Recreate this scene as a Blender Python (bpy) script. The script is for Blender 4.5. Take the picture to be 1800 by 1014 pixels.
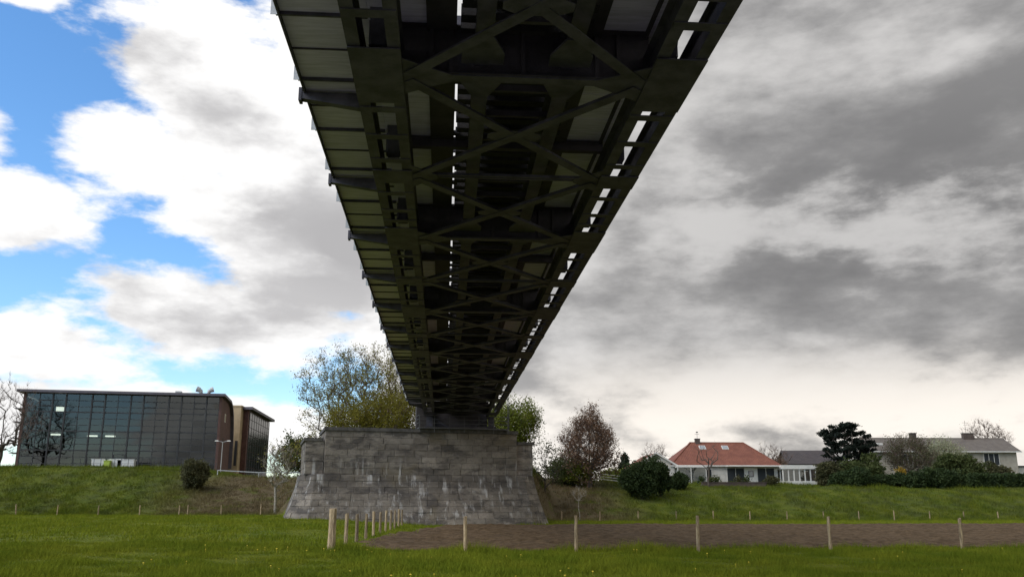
import bpy, bmesh, math, random
import numpy as np
from mathutils import Vector, Matrix
R = math.radians
random.seed(7); rng = np.random.default_rng(7)
for o in list(bpy.data.objects): bpy.data.objects.remove(o)
S = bpy.context.scene
COL = S.collection

# ------------------------------------------------------------------ camera
cam = bpy.data.cameras.new('camera'); co = bpy.data.objects.new('camera', cam); COL.objects.link(co)
cam.sensor_width = 36; cam.lens = 31.0; cam.clip_end = 9000; cam.clip_start = 0.1
co.location = (0, 0, 1.65); co.rotation_euler = (R(90 + 13.85), 0, R(-4.33))
S.camera = co

# ------------------------------------------------------------------ node helper
class NT:
    def __init__(s, tree): s.t = tree; s.n = tree.nodes; s.l = tree.links
    def add(s, typ, **kw):
        n = s.n.new(typ)
        for k, v in kw.items(): setattr(n, k, v)
        return n
    def put(s, sock, v):
        if v is None: return
        if isinstance(v, bpy.types.NodeSocket): s.l.new(v, sock)
        else: sock.default_value = v
    def m(s, op, a, b=None, c=None, clamp=False):
        n = s.add('ShaderNodeMath', operation=op); n.use_clamp = clamp
        for i, v in enumerate((a, b, c)):
            if v is not None: s.put(n.inputs[i], v)
        return n.outputs[0]
    def vm(s, op, a, b=None):
        n = s.add('ShaderNodeVectorMath', operation=op); s.put(n.inputs[0], a)
        if b is not None: s.put(n.inputs[1], b)
        return n.outputs[0]
    def noise(s, vec, scale, detail=4, rough=.55, dist=0):
        n = s.add('ShaderNodeTexNoise'); s.put(n.inputs['Vector'], vec)
        n.inputs['Scale'].default_value = scale; n.inputs['Detail'].default_value = detail
        n.inputs['Roughness'].default_value = rough; n.inputs['Distortion'].default_value = dist
        return n.outputs['Fac']
    def ss(s, v, a, b, lo=0., hi=1.):
        n = s.add('ShaderNodeMapRange', interpolation_type='SMOOTHSTEP'); s.put(n.inputs[0], v)
        n.inputs[1].default_value = a; n.inputs[2].default_value = b
        n.inputs[3].default_value = lo; n.inputs[4].default_value = hi
        return n.outputs[0]
    def mix(s, f, a, b):
        n = s.add('ShaderNodeMix', data_type='RGBA'); s.put(n.inputs[0], f)
        s.put(n.inputs[6], a if isinstance(a, bpy.types.NodeSocket) else (*a, 1)[:4])
        s.put(n.inputs[7], b if isinstance(b, bpy.types.NodeSocket) else (*b, 1)[:4])
        return n.outputs[2]
    def mul(s, vec, sc):
        return s.vm('MULTIPLY', vec, sc)

# ------------------------------------------------------------------ sky
W = bpy.data.worlds.new('World'); S.world = W; W.use_nodes = True
SUN_EL, SUN_AZ = R(42), R(-118)          # azimuth from +Y towards +X
def build_world():
    W.node_tree.nodes.clear(); t = NT(W.node_tree)
    out = t.add('ShaderNodeOutputWorld'); bg = t.add('ShaderNodeBackground'); bg.inputs[1].default_value = .1
    t.l.new(bg.outputs[0], out.inputs[0])
    sky = t.add('ShaderNodeTexSky', sky_type='NISHITA'); sky.sun_disc = False
    sky.sun_elevation = SUN_EL; sky.sun_rotation = SUN_AZ; sky.ozone_density = 3.0; sky.air_density = 1.0; sky.dust_density = .4
    d = t.add('ShaderNodeTexCoord').outputs['Generated']
    sp = t.add('ShaderNodeSeparateXYZ'); t.l.new(d, sp.inputs[0]); x, y, z = sp.outputs
    az = t.m('ARCTAN2', x, y); el = t.m('ARCSINE', z)
    v = t.mul(d, (1., 1., 2.4)); up = t.vm('ADD', v, (-.02, 0, .075))          # cloud lumps are wider than tall
    n_fine = t.noise(v, 6.5, 10, .60); n_mid = t.noise(v, 3.4, 9, .56); n_midu = t.noise(up, 3.4, 9, .56); n_fu = t.noise(up, 6.5, 10, .60)
    relief = t.m('ADD', t.m('MULTIPLY', t.m('SUBTRACT', n_mid, n_midu), 2.2), t.m('MULTIPLY', t.m('SUBTRACT', n_fine, n_fu), 1.1))   # lit tops, grey bases
    # cumulus heaps: azimuth, elevation, radii (radians)
    def blob(a, e, ra, re):
        u = t.m('DIVIDE', t.m('SUBTRACT', az, a), ra); v = t.m('DIVIDE', t.m('SUBTRACT', el, e), re)
        q = t.m('SQRT', t.m('ADD', t.m('MULTIPLY', u, u), t.m('MULTIPLY', v, v)))
        return t.m('SUBTRACT', 1.0, q)
    F = None
    for b in HEAPS:
        v = blob(*b); F = v if F is None else t.m('MAXIMUM', F, v)
    F = t.m('MAXIMUM', F, -.9)
    deck = t.ss(az, -.17, .02, -.9, 1.1)                  # closed cloud deck over the east half
    far = t.m('MULTIPLY', t.ss(az, -.75, -.52, 1., 0.), .55)  # broken cloud elsewhere
    west = t.m('ADD', t.m('MULTIPLY', far, 1.6), -.9)
    F = t.m('MAXIMUM', t.m('MAXIMUM', F, deck), west)
    wob = t.m('ADD', t.m('MULTIPLY', t.m('SUBTRACT', n_fine, .5), 2.3), t.m('MULTIPLY', t.m('SUBTRACT', n_mid, .5), 1.5))
    G = t.m('ADD', F, wob)
    cov = t.ss(G, -.08, .30)
    east = t.ss(az, -.12, .22)
    tone = t.m('ADD', t.m('ADD', n_mid, t.m('MULTIPLY', t.m('SUBTRACT', n_fine, .5), .45)), t.m('MULTIPLY', relief, -.55))
    lum = t.ss(tone, .74, .32)                                                      # thin cloud bright, thick cloud dark
    grey_e = t.mix(lum, (1.55, 1.53, 1.54), (4.0, 3.92, 3.86))
    dk = t.ss(blob(.50, .30, .44, .17), 0., .9)
    grey_e = t.mix(t.m('MULTIPLY', dk, t.ss(lum, .95, .35, .15, .85)), grey_e, (1.05, 1.04, 1.06))
    low = t.m('MULTIPLY', t.ss(el, .19, .08), t.ss(tone, .72, .46, .12, 1.))
    grey_e = t.mix(low, grey_e, (6.2, 5.8, 5.3))
    und = t.ss(t.m('ADD', tone, t.m('MULTIPLY', F, .12)), .50, .80)
    white_w = t.mix(t.m('MULTIPLY', und, .9), (6.5, 6.45, 6.4), (3.1, 3.05, 3.1))
    for b, k in UNDER:
        white_w = t.mix(t.m('MULTIPLY', t.m('MULTIPLY', t.m('MAXIMUM', blob(*b), 0.0), t.ss(tone, .36, .60)), k, clamp=True), white_w, (2.9, 2.85, 2.9))
    cc = t.mix(east, white_w, grey_e)
    blue = t.add('ShaderNodeHueSaturation'); blue.inputs['Saturation'].default_value = 1.2; blue.inputs['Value'].default_value = 1.35
    t.l.new(sky.outputs[0], blue.inputs['Color'])
    c = t.mix(cov, blue.outputs[0], cc)
    t.l.new(c, bg.inputs[0])
HEAPS = [(-.26,.42,.14,.13),(-.17,.54,.09,.12),(-.36,.37,.10,.06),(-.19,.32,.12,.07),(-.50,.29,.10,.055),(-.52,.35,.07,.045),
         (-.22,.19,.19,.060),(-.47,.155,.20,.045),(-.15,.235,.12,.045),(-.37,.56,.10,.035),(-.50,.505,.06,.02),(-.47,.09,.5,.04)]
UNDER = [((-.10,.29,.13,.07), 1.6), ((-.20,.31,.12,.04), .9), ((-.47,.13,.2,.03), .8)]
build_world()
sun = bpy.data.lights.new('sun', 'SUN'); so = bpy.data.objects.new('sun', sun); COL.objects.link(so)
sun.energy = 1.5; sun.angle = R(50); sun.color = (1, .95, .88)
sd = Vector((math.sin(SUN_AZ)*math.cos(SUN_EL), math.cos(SUN_AZ)*math.cos(SUN_EL), math.sin(SUN_EL)))
so.rotation_euler = sd.to_track_quat('Z', 'Y').to_euler(); so.location = (20, -20, 60)
vs = S.view_settings; vs.view_transform = 'Standard'; vs.look = 'None'; vs.exposure = 0.75; vs.gamma = 1.0; vs.use_curve_mapping = False
S.render.engine = 'CYCLES'; S.cycles.max_bounces = 8; S.cycles.transparent_max_bounces = 16

# ------------------------------------------------------------------ materials
MATS = {}
def mat(name, col, rough=.8, var=.0, vscale=3., bump=0., bscale=20., metal=0., col2=None, rand=0., spec=.5, stretch=(1,1,1), trans=0.):
    if name in MATS: return MATS[name]
    m = bpy.data.materials.new(name); m.use_nodes = True; t = NT(m.node_tree); t.n.clear()
    out = t.add('ShaderNodeOutputMaterial'); p = t.add('ShaderNodeBsdfPrincipled')
    pos = t.add('ShaderNodeNewGeometry').outputs['Position']
    v = t.mul(pos, stretch); c = None
    c2 = col2 if col2 else tuple(min(1, q*(1+var)) for q in col)
    c1 = col if col2 else tuple(q*(1-var) for q in col)
    f = t.ss(t.noise(v, vscale, 6, .65), .32, .68)
    c = t.mix(f, c1, c2)
    if rand:
        oi = t.add('ShaderNodeObjectInfo').outputs['Random']
        hs = t.add('ShaderNodeHueSaturation'); t.put(hs.inputs['Value'], t.m('ADD', t.m('MULTIPLY', oi, 2*rand), 1-rand)); t.l.new(c, hs.inputs['Color']); c = hs.outputs[0]
    t.l.new(c, p.inputs['Base Color']); p.inputs['Roughness'].default_value = rough; p.inputs['Metallic'].default_value = metal
    p.inputs['Specular IOR Level'].default_value = spec
    if bump:
        b = t.add('ShaderNodeBump'); b.inputs['Strength'].default_value = bump; b.inputs['Distance'].default_value = .05
        t.l.new(t.noise(v, bscale, 6, .6), b.inputs['Height']); t.l.new(b.outputs[0], p.inputs['Normal'])
    sh = p.outputs[0]
    if trans:
        tr = t.add('ShaderNodeBsdfTranslucent'); t.l.new(c, tr.inputs['Color']); mx = t.add('ShaderNodeMixShader'); mx.inputs[0].default_value = trans
        t.l.new(sh, mx.inputs[1]); t.l.new(tr.outputs[0], mx.inputs[2]); sh = mx.outputs[0]
    t.l.new(sh, out.inputs[0]); MATS[name] = m; return m

STEEL = mat('bridge_paint', (.046,.042,.052), .6, .45, 2.0, .15, 30)
STEELB = mat('bridge_paint_brown', (.036,.030,.034), .7, .35, 1.5, .2, 20)
SLEEP = mat('sleeper_timber', (.022,.019,.017), .9, .3, 5, .4, 30, rand=.3)
PANEL = mat('walkway_panel', (.50,.465,.58), .75, .15, 1.2, .15, 40, stretch=(1,9,1), rand=.12)
GALV = mat('galvanised', (.42,.42,.40), .5, .15, 8, metal=.3)
PLATST = mat('platform_steel', (.075,.073,.07), .6, .2, 3)
RAILST = mat('rail_steel', (.09,.07,.06), .5, .3, 6)
WOODP = mat('post_wood', (.15,.105,.062), .9, 0, 4, .5, 30, stretch=(6,6,.7), rand=.3, col2=(.44,.33,.19))
WHITE = mat('white_paint', (.62,.60,.54), .6, .08, 2)
RENDG = mat('grey_white_render', (.33,.30,.24), .85, .15, 1.0, .1, 20)
RENDER = mat('white_render', (.56,.53,.46), .85, .12, 1.2, .1, 20)
DARKF = mat('dark_frame', (.035,.035,.036), .5, .1, 4)
FASCIA = mat('roof_fascia', (.11,.10,.12), .6, .15, 1)
TAN = mat('tan_render', (.42,.32,.19), .85, .15, .8)
BROWNB = mat('brown_wood', (.07,.045,.035), .85, .3, 3, .3, 20)
BARK = mat('bark', (.085,.068,.052), .95, .35, 8, .6, 20, stretch=(2,2,.5))
BARKL = mat('bark_pale', (.26,.23,.18), .95, .4, 8, .5, 20)
TWIGB = mat('twig_brown', (.13,.085,.065), .95, .3, 4)

def brick_mat(name, c1, c2, mortar, scale=1., w=.22, h=.065, axis='x'):
    m = bpy.data.materials.new(name); m.use_nodes = True; t = NT(m.node_tree); p = m.node_tree.nodes['Principled BSDF']
    tc = t.add('ShaderNodeTexCoord').outputs['Object']; sp = t.add('ShaderNodeSeparateXYZ'); t.l.new(tc, sp.inputs[0])
    cb = t.add('ShaderNodeCombineXYZ'); t.put(cb.inputs[0], t.m('ADD', sp.outputs[0], sp.outputs[1])); t.put(cb.inputs[1], sp.outputs[2])
    b = t.add('ShaderNodeTexBrick'); t.l.new(cb.outputs[0], b.inputs['Vector']); b.inputs['Scale'].default_value = scale
    b.inputs['Brick Width'].default_value = w; b.inputs['Row Height'].default_value = h; b.inputs['Mortar Size'].default_value = .008
    b.inputs['Color1'].default_value = (*c1,1); b.inputs['Color2'].default_value = (*c2,1); b.inputs['Mortar'].default_value = (*mortar,1)
    n = t.noise(tc, 1.1, 5); hs = t.add('ShaderNodeHueSaturation'); t.put(hs.inputs['Value'], t.ss(n, .3, .7, .75, 1.2)); t.l.new(b.outputs[0], hs.inputs['Color'])
    t.l.new(hs.outputs[0], p.inputs['Base Color']); p.inputs['Roughness'].default_value = .9
    bp = t.add('ShaderNodeBump'); bp.inputs['Strength'].default_value = .4; bp.inputs['Distance'].default_value = .02; t.l.new(b.outputs['Fac'], bp.inputs['Height']); bp.invert = True
    t.l.new(bp.outputs[0], p.inputs['Normal']); MATS[name] = m; return m
BRICK = brick_mat('red_brick', (.135,.058,.042), (.10,.045,.035), (.12,.09,.08))
BRICKD = brick_mat('brown_brick', (.10,.065,.048), (.075,.05,.04), (.09,.08,.07))

def tile_mat(name, c1, c2, pitch=.28, row=.34):
    m = bpy.data.materials.new(name); m.use_nodes = True; t = NT(m.node_tree); p = m.node_tree.nodes['Principled BSDF']
    tc = t.add('ShaderNodeTexCoord').outputs['UV']; sp = t.add('ShaderNodeSeparateXYZ'); t.l.new(tc, sp.inputs[0])
    u, v = sp.outputs[0], sp.outputs[1]
    wu = t.m('ABSOLUTE', t.m('SINE', t.m('MULTIPLY', u, math.pi/pitch))); fv = t.m('FRACT', t.m('DIVIDE', v, row))
    hgt = t.m('ADD', wu, t.m('MULTIPLY', t.m('SUBTRACT', 1.0, fv), .8))
    n = t.noise(tc, .9, 6, .7); n2 = t.noise(tc, 9, 3)
    c = t.mix(t.ss(n, .3, .7), c1, c2); hs = t.add('ShaderNodeHueSaturation'); t.put(hs.inputs['Value'], t.ss(n2, .3, .7, .8, 1.2)); t.l.new(c, hs.inputs['Color'])
    t.l.new(hs.outputs[0], p.inputs['Base Color']); p.inputs['Roughness'].default_value = .8
    b = t.add('ShaderNodeBump'); b.inputs['Strength'].default_value = .8; b.inputs['Distance'].default_value = .06; t.l.new(hgt, b.inputs['Height']); t.l.new(b.outputs[0], p.inputs['Normal'])
    MATS[name] = m; return m
TILER = tile_mat('red_tile', (.160,.052,.030), (.235,.084,.048)); TILEG = tile_mat('grey_tile', (.115,.095,.078), (.165,.14,.112))
TILED = tile_mat('dark_tile', (.05,.04,.038), (.075,.06,.055))

def glass_mat(name, tint=(.30,.36,.37), gloss=.16):
    m = bpy.data.materials.new(name); m.use_nodes = True; t = NT(m.node_tree); t.n.clear()
    out = t.add('ShaderNodeOutputMaterial'); tr = t.add('ShaderNodeBsdfTransparent'); tr.inputs[0].default_value = (*tint,1)
    gl = t.add('ShaderNodeBsdfGlossy'); gl.inputs['Roughness'].default_value = .02; gl.inputs[0].default_value = (.86,.89,.88,1)
    lw = t.add('ShaderNodeFresnel'); lw.inputs[0].default_value = 1.5
    mx = t.add('ShaderNodeMixShader'); t.put(mx.inputs[0], t.m('ADD', lw.outputs[0], gloss-.04, clamp=True))
    t.l.new(tr.outputs[0], mx.inputs[1]); t.l.new(gl.outputs[0], mx.inputs[2]); t.l.new(mx.outputs[0], out.inputs[0]); MATS[name] = m; return m
GLASS = glass_mat('tinted_glass', (.31,.34,.33), .06); GLASSW = glass_mat('window_glass', (.75,.78,.78), .08)

def stone_mat(name, gain):
    m = bpy.data.materials.new(name); m.use_nodes = True; t = NT(m.node_tree); p = m.node_tree.nodes['Principled BSDF']
    pos = t.add('ShaderNodeNewGeometry').outputs['Position']; oi = t.add('ShaderNodeObjectInfo').outputs['Random']
    base = t.mix(t.ss(t.noise(pos, .55, 7, .65), .3, .7), (.120,.100,.078), (.215,.185,.150))
    base = t.mix(t.ss(t.noise(pos, 6, 5, .7), .42, .75, 0, .55), base, (.095,.082,.066))
    hs = t.add('ShaderNodeHueSaturation'); t.put(hs.inputs['Value'], t.ss(oi, 0, 1, .84*gain, 1.16*gain)); t.l.new(base, hs.inputs['Color']); c = hs.outputs[0]
    st = t.noise(t.mul(pos, (2.1, 2.1, .20)), 1., 7, .65)                      # lime and soot streaks running down
    zz = t.add('ShaderNodeSeparateXYZ'); t.l.new(pos, zz.inputs[0])
    xm = t.ss(zz.outputs[0], 6.2, 9.5)
    patch = t.ss(t.noise(pos, .30, 3), .38, .54)
    lime = t.m('MULTIPLY', t.m('MULTIPLY', t.ss(st, .52, .66), patch), t.m('ADD', t.m('MULTIPLY', t.ss(zz.outputs[2], 6.2, 4.6), .68), t.m('MULTIPLY', xm, .55)), clamp=True)
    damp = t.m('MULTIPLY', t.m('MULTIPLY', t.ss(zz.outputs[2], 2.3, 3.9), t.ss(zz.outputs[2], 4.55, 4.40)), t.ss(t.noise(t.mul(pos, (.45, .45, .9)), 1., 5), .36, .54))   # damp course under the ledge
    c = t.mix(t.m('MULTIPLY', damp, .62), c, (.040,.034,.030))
    soot = t.m('MULTIPLY', t.ss(t.noise(t.mul(pos, (.5, .5, 1.3)), 1., 6, .72), .46, .62), .74)
    c = t.mix(soot, c, (.045,.038,.034))
    c = t.mix(t.m('MULTIPLY', t.ss(t.noise(pos, .33, 4), .55, .7), .45), c, (.13,.10,.05))
    c = t.mix(lime, c, (.50,.48,.45))
    t.l.new(c, p.inputs['Base Color']); p.inputs['Roughness'].default_value = .92
    b = t.add('ShaderNodeBump'); b.inputs['Strength'].default_value = .7; b.inputs['Distance'].default_value = .06; t.l.new(t.noise(pos, 5, 8, .65), b.inputs['Height']); t.l.new(b.outputs[0], p.inputs['Normal'])
    MATS[name] = m; return m
STONE = stone_mat('pier_stone', 1.08); STONEL = stone_mat('pale_stone', 1.3); MORTAR = mat('mortar', (.14,.12,.10), .95, .3, 3, .3, 15)
COPING = mat('coping_stone', (.075,.068,.058), .9, .4, 2, .5, 8)

def ground_mat():
    m = bpy.data.materials.new('ground_grass'); m.use_nodes = True; t = NT(m.node_tree); p = m.node_tree.nodes['Principled BSDF']
    pos = t.add('ShaderNodeNewGeometry').outputs['Position']; c = grass_colour(t, pos)
    t.l.new(c, p.inputs['Base Color']); p.inputs['Roughness'].default_value = .95; p.inputs['Specular IOR Level'].default_value = .1
    b = t.add('ShaderNodeBump'); b.inputs['Strength'].default_value = .9; b.inputs['Distance'].default_value = .25
    t.l.new(t.noise(pos, 2.4, 8, .7), b.inputs['Height']); t.l.new(b.outputs[0], p.inputs['Normal']); return m
def grass_colour(t, pos, k=1.0):
    sp = t.add('ShaderNodeSeparateXYZ'); t.l.new(pos, sp.inputs[0]); x, y, z = sp.outputs
    f = t.ss(t.noise(t.mul(pos, (.5, .22, .5)), 1., 6, .6), .3, .7)
    c = t.mix(f, tuple(q*k for q in (.104,.136,.011)), tuple(q*k for q in (.180,.192,.018)))
    f2 = t.ss(t.noise(pos, 1.5, 5, .7), .35, .7)
    c = t.mix(t.m('MULTIPLY', f2, .5), c, tuple(q*k for q in (.066,.092,.013)))
    bank = t.ss(y, 98, 106)                                                     # rough grass on the dike
    c = t.mix(t.m('MULTIPLY', bank, t.m('MULTIPLY', t.ss(t.noise(pos, .35, 6, .65), .42, .66), .6)), c, tuple(q*k for q in (.075,.082,.034)))
    c = t.mix(t.m('MULTIPLY', bank, .42), c, tuple(q*k for q in (.034,.050,.012)))
    dry = t.m('MULTIPLY', t.ss(x, -38, -26), t.ss(x, 27, 17)); dry = t.m('MULTIPLY', dry, bank)
    dry = t.m('MULTIPLY', dry, t.ss(t.noise(t.mul(pos, (.5, .5, .9)), .7, 6, .65),   .30, .50))
    dry = t.m('MULTIPLY', dry, t.ss(z, 6.6, 5.0))
    c = t.mix(t.m('MULTIPLY', dry, .9), c, tuple(q*k for q in (.125,.092,.052)))
    c = t.mix(t.m('MULTIPLY', t.ss(t.m('ADD', y, t.m('MULTIPLY', t.noise(pos, .6, 4), 3.)), 14.5, 11.5), t.ss(t.noise(pos, 2.5, 5, .7), .25, .42)), c, (.36,.345,.33))   # pale gravel added out of view to bounce neutral light upward
    return c
GROUND = ground_mat()
def blade_mat(name, k, tr=.25):
    m = bpy.data.materials.new(name); m.use_nodes = True; t = NT(m.node_tree); t.n.clear()
    pos = t.add('ShaderNodeNewGeometry').outputs['Position']; c = grass_colour(t, pos, k)
    d = t.add('ShaderNodeBsdfDiffuse'); s = t.add('ShaderNodeBsdfTranslucent'); t.l.new(c, d.inputs[0]); t.l.new(c, s.inputs[0])
    mx = t.add('ShaderNodeMixShader'); mx.inputs[0].default_value = tr; t.l.new(d.outputs[0], mx.inputs[1]); t.l.new(s.outputs[0], mx.inputs[2])
    t.l.new(mx.outputs[0], t.add('ShaderNodeOutputMaterial').inputs[0]); return m
BLADE = blade_mat('grass_blade', 1.25)
def leaf_mat(name, c1, c2, sc=1.2):
    return mat(name, c1, .7, col2=c2, vscale=sc, trans=.3, spec=.2)
SOIL = mat('soil', (.068,.045,.024), .95, col2=(.135,.092,.052), vscale=2.2, bump=.8, bscale=9, spec=.1)

# ------------------------------------------------------------------ mesh helpers
class MB:
    def __init__(s): s.v = []; s.f = []
    def face(s, pts): i = len(s.v); s.v += [tuple(p) for p in pts]; s.f.append(tuple(range(i, i+len(pts))))
    def hexa(s, b, t):                       # two quads, bottom and top, same winding (ccw from above)
        i = len(s.v); s.v += [tuple(p) for p in b] + [tuple(p) for p in t]
        s.f += [(i+3,i+2,i+1,i), (i+4,i+5,i+6,i+7)] + [(i+k, i+(k+1)%4, i+4+(k+1)%4, i+4+k) for k in range(4)]; return s
    def box(s, x0, x1, y0, y1, z0, z1):
        s.hexa([(x0,y0,z0),(x1,y0,z0),(x1,y1,z0),(x0,y1,z0)], [(x0,y0,z1),(x1,y0,z1),(x1,y1,z1),(x0,y1,z1)]); return s
    def beam(s, a, b, w, h, up=(0,0,1)):     # rectangular bar from a to b
        a = Vector(a); b = Vector(b); d = (b-a).normalized(); u = Vector(up); r = d.cross(u)
        if r.length < 1e-4: r = d.cross(Vector((0,1,0)))
        r.normalize(); u = r.cross(d); r *= w/2; u *= h/2
        s.hexa([a-r-u, a+r-u, b+r-u, b-r-u], [a-r+u, a+r+u, b+r+u, b-r+u]); return s
    def tube(s, a, b, r0, r1, n=6):
        a = Vector(a); b = Vector(b); d = b-a
        if d.length < 1e-5: return s
        q = d.normalized(); u = q.orthogonal().normalized(); w = q.cross(u); i = len(s.v)
        for p, r in ((a, r0), (b, r1)):
            for k in range(n): an = 2*math.pi*k/n; s.v.append(tuple(p + (u*math.cos(an)+w*math.sin(an))*r))
        s.f += [(i+k, i+(k+1)%n, i+n+(k+1)%n, i+n+k) for k in range(n)]
        s.f += [tuple(i+n-1-k for k in range(n)), tuple(i+n+k for k in range(n))]; return s
    def prism(s, poly, z0, z1):              # ccw polygon
        n = len(poly); i = len(s.v); s.v += [(p[0],p[1],z0) for p in poly] + [(p[0],p[1],z1) for p in poly]
        s.f += [tuple(i+n-1-k for k in range(n)), tuple(i+n+k for k in range(n))] + [(i+k, i+(k+1)%n, i+n+(k+1)%n, i+n+k) for k in range(n)]; return s
    def mesh(s, name): me = bpy.data.meshes.new(name); me.from_pydata(s.v, [], s.f); me.update(); return me
    def build(s, name, m, parent=None, loc=(0,0,0), rz=0): return link(name, s.mesh(name), m, parent, loc, rz)
def link(name, me, m, parent=None, loc=(0,0,0), rz=0):
    o = bpy.data.objects.new(name, me); COL.objects.link(o)
    if m and not me.materials: me.materials.append(m)
    o.location = loc; o.rotation_euler = (0,0,rz); o.parent = parent; return o
def tag(o, label=None, cat=None, group=None, kind=None):
    for k, v in (('label',label),('category',cat),('group',group),('kind',kind)):
        if v: o[k] = v
    return o
def thing(name, label, cat, loc=(0,0,0), rz=0, group=None):
    o = bpy.data.objects.new(name, None); COL.objects.link(o); o.location = loc; o.rotation_euler = (0,0,rz); o.empty_display_size = .3
    return tag(o, label, cat, group)
def box(name, m, parent, *d): return MB().box(*d).build(name, m, parent)
def np_mesh(name, V, F):                      # V (n,3), F (m,k) numpy
    me = bpy.data.meshes.new(name); k = F.shape[1]
    me.vertices.add(len(V)); me.vertices.foreach_set('co', V.astype(np.float32).ravel())
    me.loops.add(F.size); me.loops.foreach_set('vertex_index', F.astype(np.int32).ravel())
    me.polygons.add(len(F)); me.polygons.foreach_set('loop_start', np.arange(0, F.size, k, dtype=np.int32))
    me.update(calc_edges=True); return me

# ------------------------------------------------------------------ terrain
def sst(a, b, x): t = np.clip((np.asarray(x, float)-a)/(b-a), 0, 1); return t*t*(3-2*t)
def H(x, y):
    x = np.asarray(x, float); y = np.asarray(y, float)
    left = sst(3, -13, x)
    base = -.12 + left*(.40 + .42*np.clip((y-34)/70, -.6, 1))
    crest = 5.3 + 1.3*sst(-24, -40, x) - 1.0*sst(18, 34, x)
    foot = 106 - 2*left
    d = crest*(np.clip((y-foot)/21, 0, 1)*.75 + .25*sst(foot, foot+21, y))
    d = d + (5.0-4.3)*sst(133.4, 135.2, y)*sst(24, 34, x) + .8*sst(134, 142, y)*sst(-28, -40, x)
    d = d*(1-.0*x)
    dike = base*(1-sst(foot, foot+15, y)) + d
    xc = x+2.5; yy = y - 82 - .2*x
    ox = np.maximum(0, np.abs(xc)-8.5)
    emb = 8.1*sst(4., 12, yy - 2.6*ox + 0*x)*(1-sst(7.5, 17, np.abs(xc) - .16*np.clip(y-95, 0, 40)))
    lump = .10*np.sin(x*.9+1.3*np.sin(y*.5))*np.sin(y*.7+.6*np.sin(x*.35)) + .12*np.sin(x*.23+.4)*np.sin(y*.31)
    bed = -3.0*sst(-3, -9, y)*(1-sst(-120, -135, y)) + 0*x
    return np.maximum(dike, emb) + lump*(.25+.9*sst(foot-2, foot+6, y)) + bed
def h(x, y): return float(H(x, y))
def axis(a, b, step, far, g=1.35):
    c = list(np.arange(a, b+1e-6, step)); lo, hi, s = a, b, step
    L, U = [], []
    while lo > -far: s *= g; lo -= s; L.append(lo)
    s = step
    while hi < far: s *= g; hi += s; U.append(hi)
    return np.array(L[::-1] + c + U)
ax, ay = axis(-110, 130, 1.2, 4000), axis(-12, 175, 1.2, 4000)
gx, gy = np.meshgrid(ax, ay); nx, ny = len(ax), len(ay)
V = np.stack([gx.ravel(), gy.ravel(), H(gx, gy).ravel()], 1); ii = (np.arange(ny-1)[:,None]*nx + np.arange(nx-1)).ravel()
me = np_mesh('ground', V, np.stack([ii, ii+1, ii+nx+1, ii+nx], 1)); me.polygons.foreach_set('use_smooth', [True]*len(me.polygons))
tag(link('ground', me, GROUND), kind='structure')

wat = mat('added_river_water', (.03,.035,.03), .12, .1, bump=.25, bscale=1.5)
tag(link('added_river', np_mesh('added_river', np.array([(-900,-128,-1.1),(900,-128,-1.1),(900,-5.2,-1.1),(-900,-5.2,-1.1)], float), np.array([[0,1,2,3]])), wat), kind='structure')  # unseen water added behind the camera to light the bridge underside
# ploughed field: left border follows the row of posts
def xleft(y): return -7.2 + (y-34)*(-.0+ .115) + 4.6*np.exp(-(y-34)/3.5) + .35*np.sin(y*1.9)+.2*np.sin(y*4.3) 
fy = np.linspace(35.3, 80.5, 170); fu = np.concatenate([np.linspace(0,1,340)])
FX = np.array([xleft(yy) + 2.3 + (105-xleft(yy))*fu**1.0 for yy in fy]); FY = np.repeat(fy[:,None], len(fu), 1)
FY = FY + .35*np.sin(FX*.8)*sst(40, 35.3, FY) 
cl = rng.normal(0, .030, FX.shape) + .045*np.sin(FX*.5+np.sin(FY*.4))*np.sin(FY*.9) + .035*np.sin(FY*8.0+.3*np.sin(FX*.4))
FZ = H(FX, FY) + .075 + cl; FZ[[0,-1],:] -= .16; FZ[:,[0,-1]] -= .16
n1, n2 = FX.shape; ii = (np.arange(n1-1)[:,None]*n2 + np.arange(n2-1)).ravel()
tag(link('ploughed_field', np_mesh('ploughed_field', np.stack([FX.ravel(), FY.ravel(), FZ.ravel()],1), np.stack([ii, ii+1, ii+n2+1, ii+n2],1)), SOIL), kind='structure')
def in_field(x, y): return (y > 35.4+.35*np.sin(x*.8)) & (y < 80.4) & (x > xleft(y)+2.4)

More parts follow.
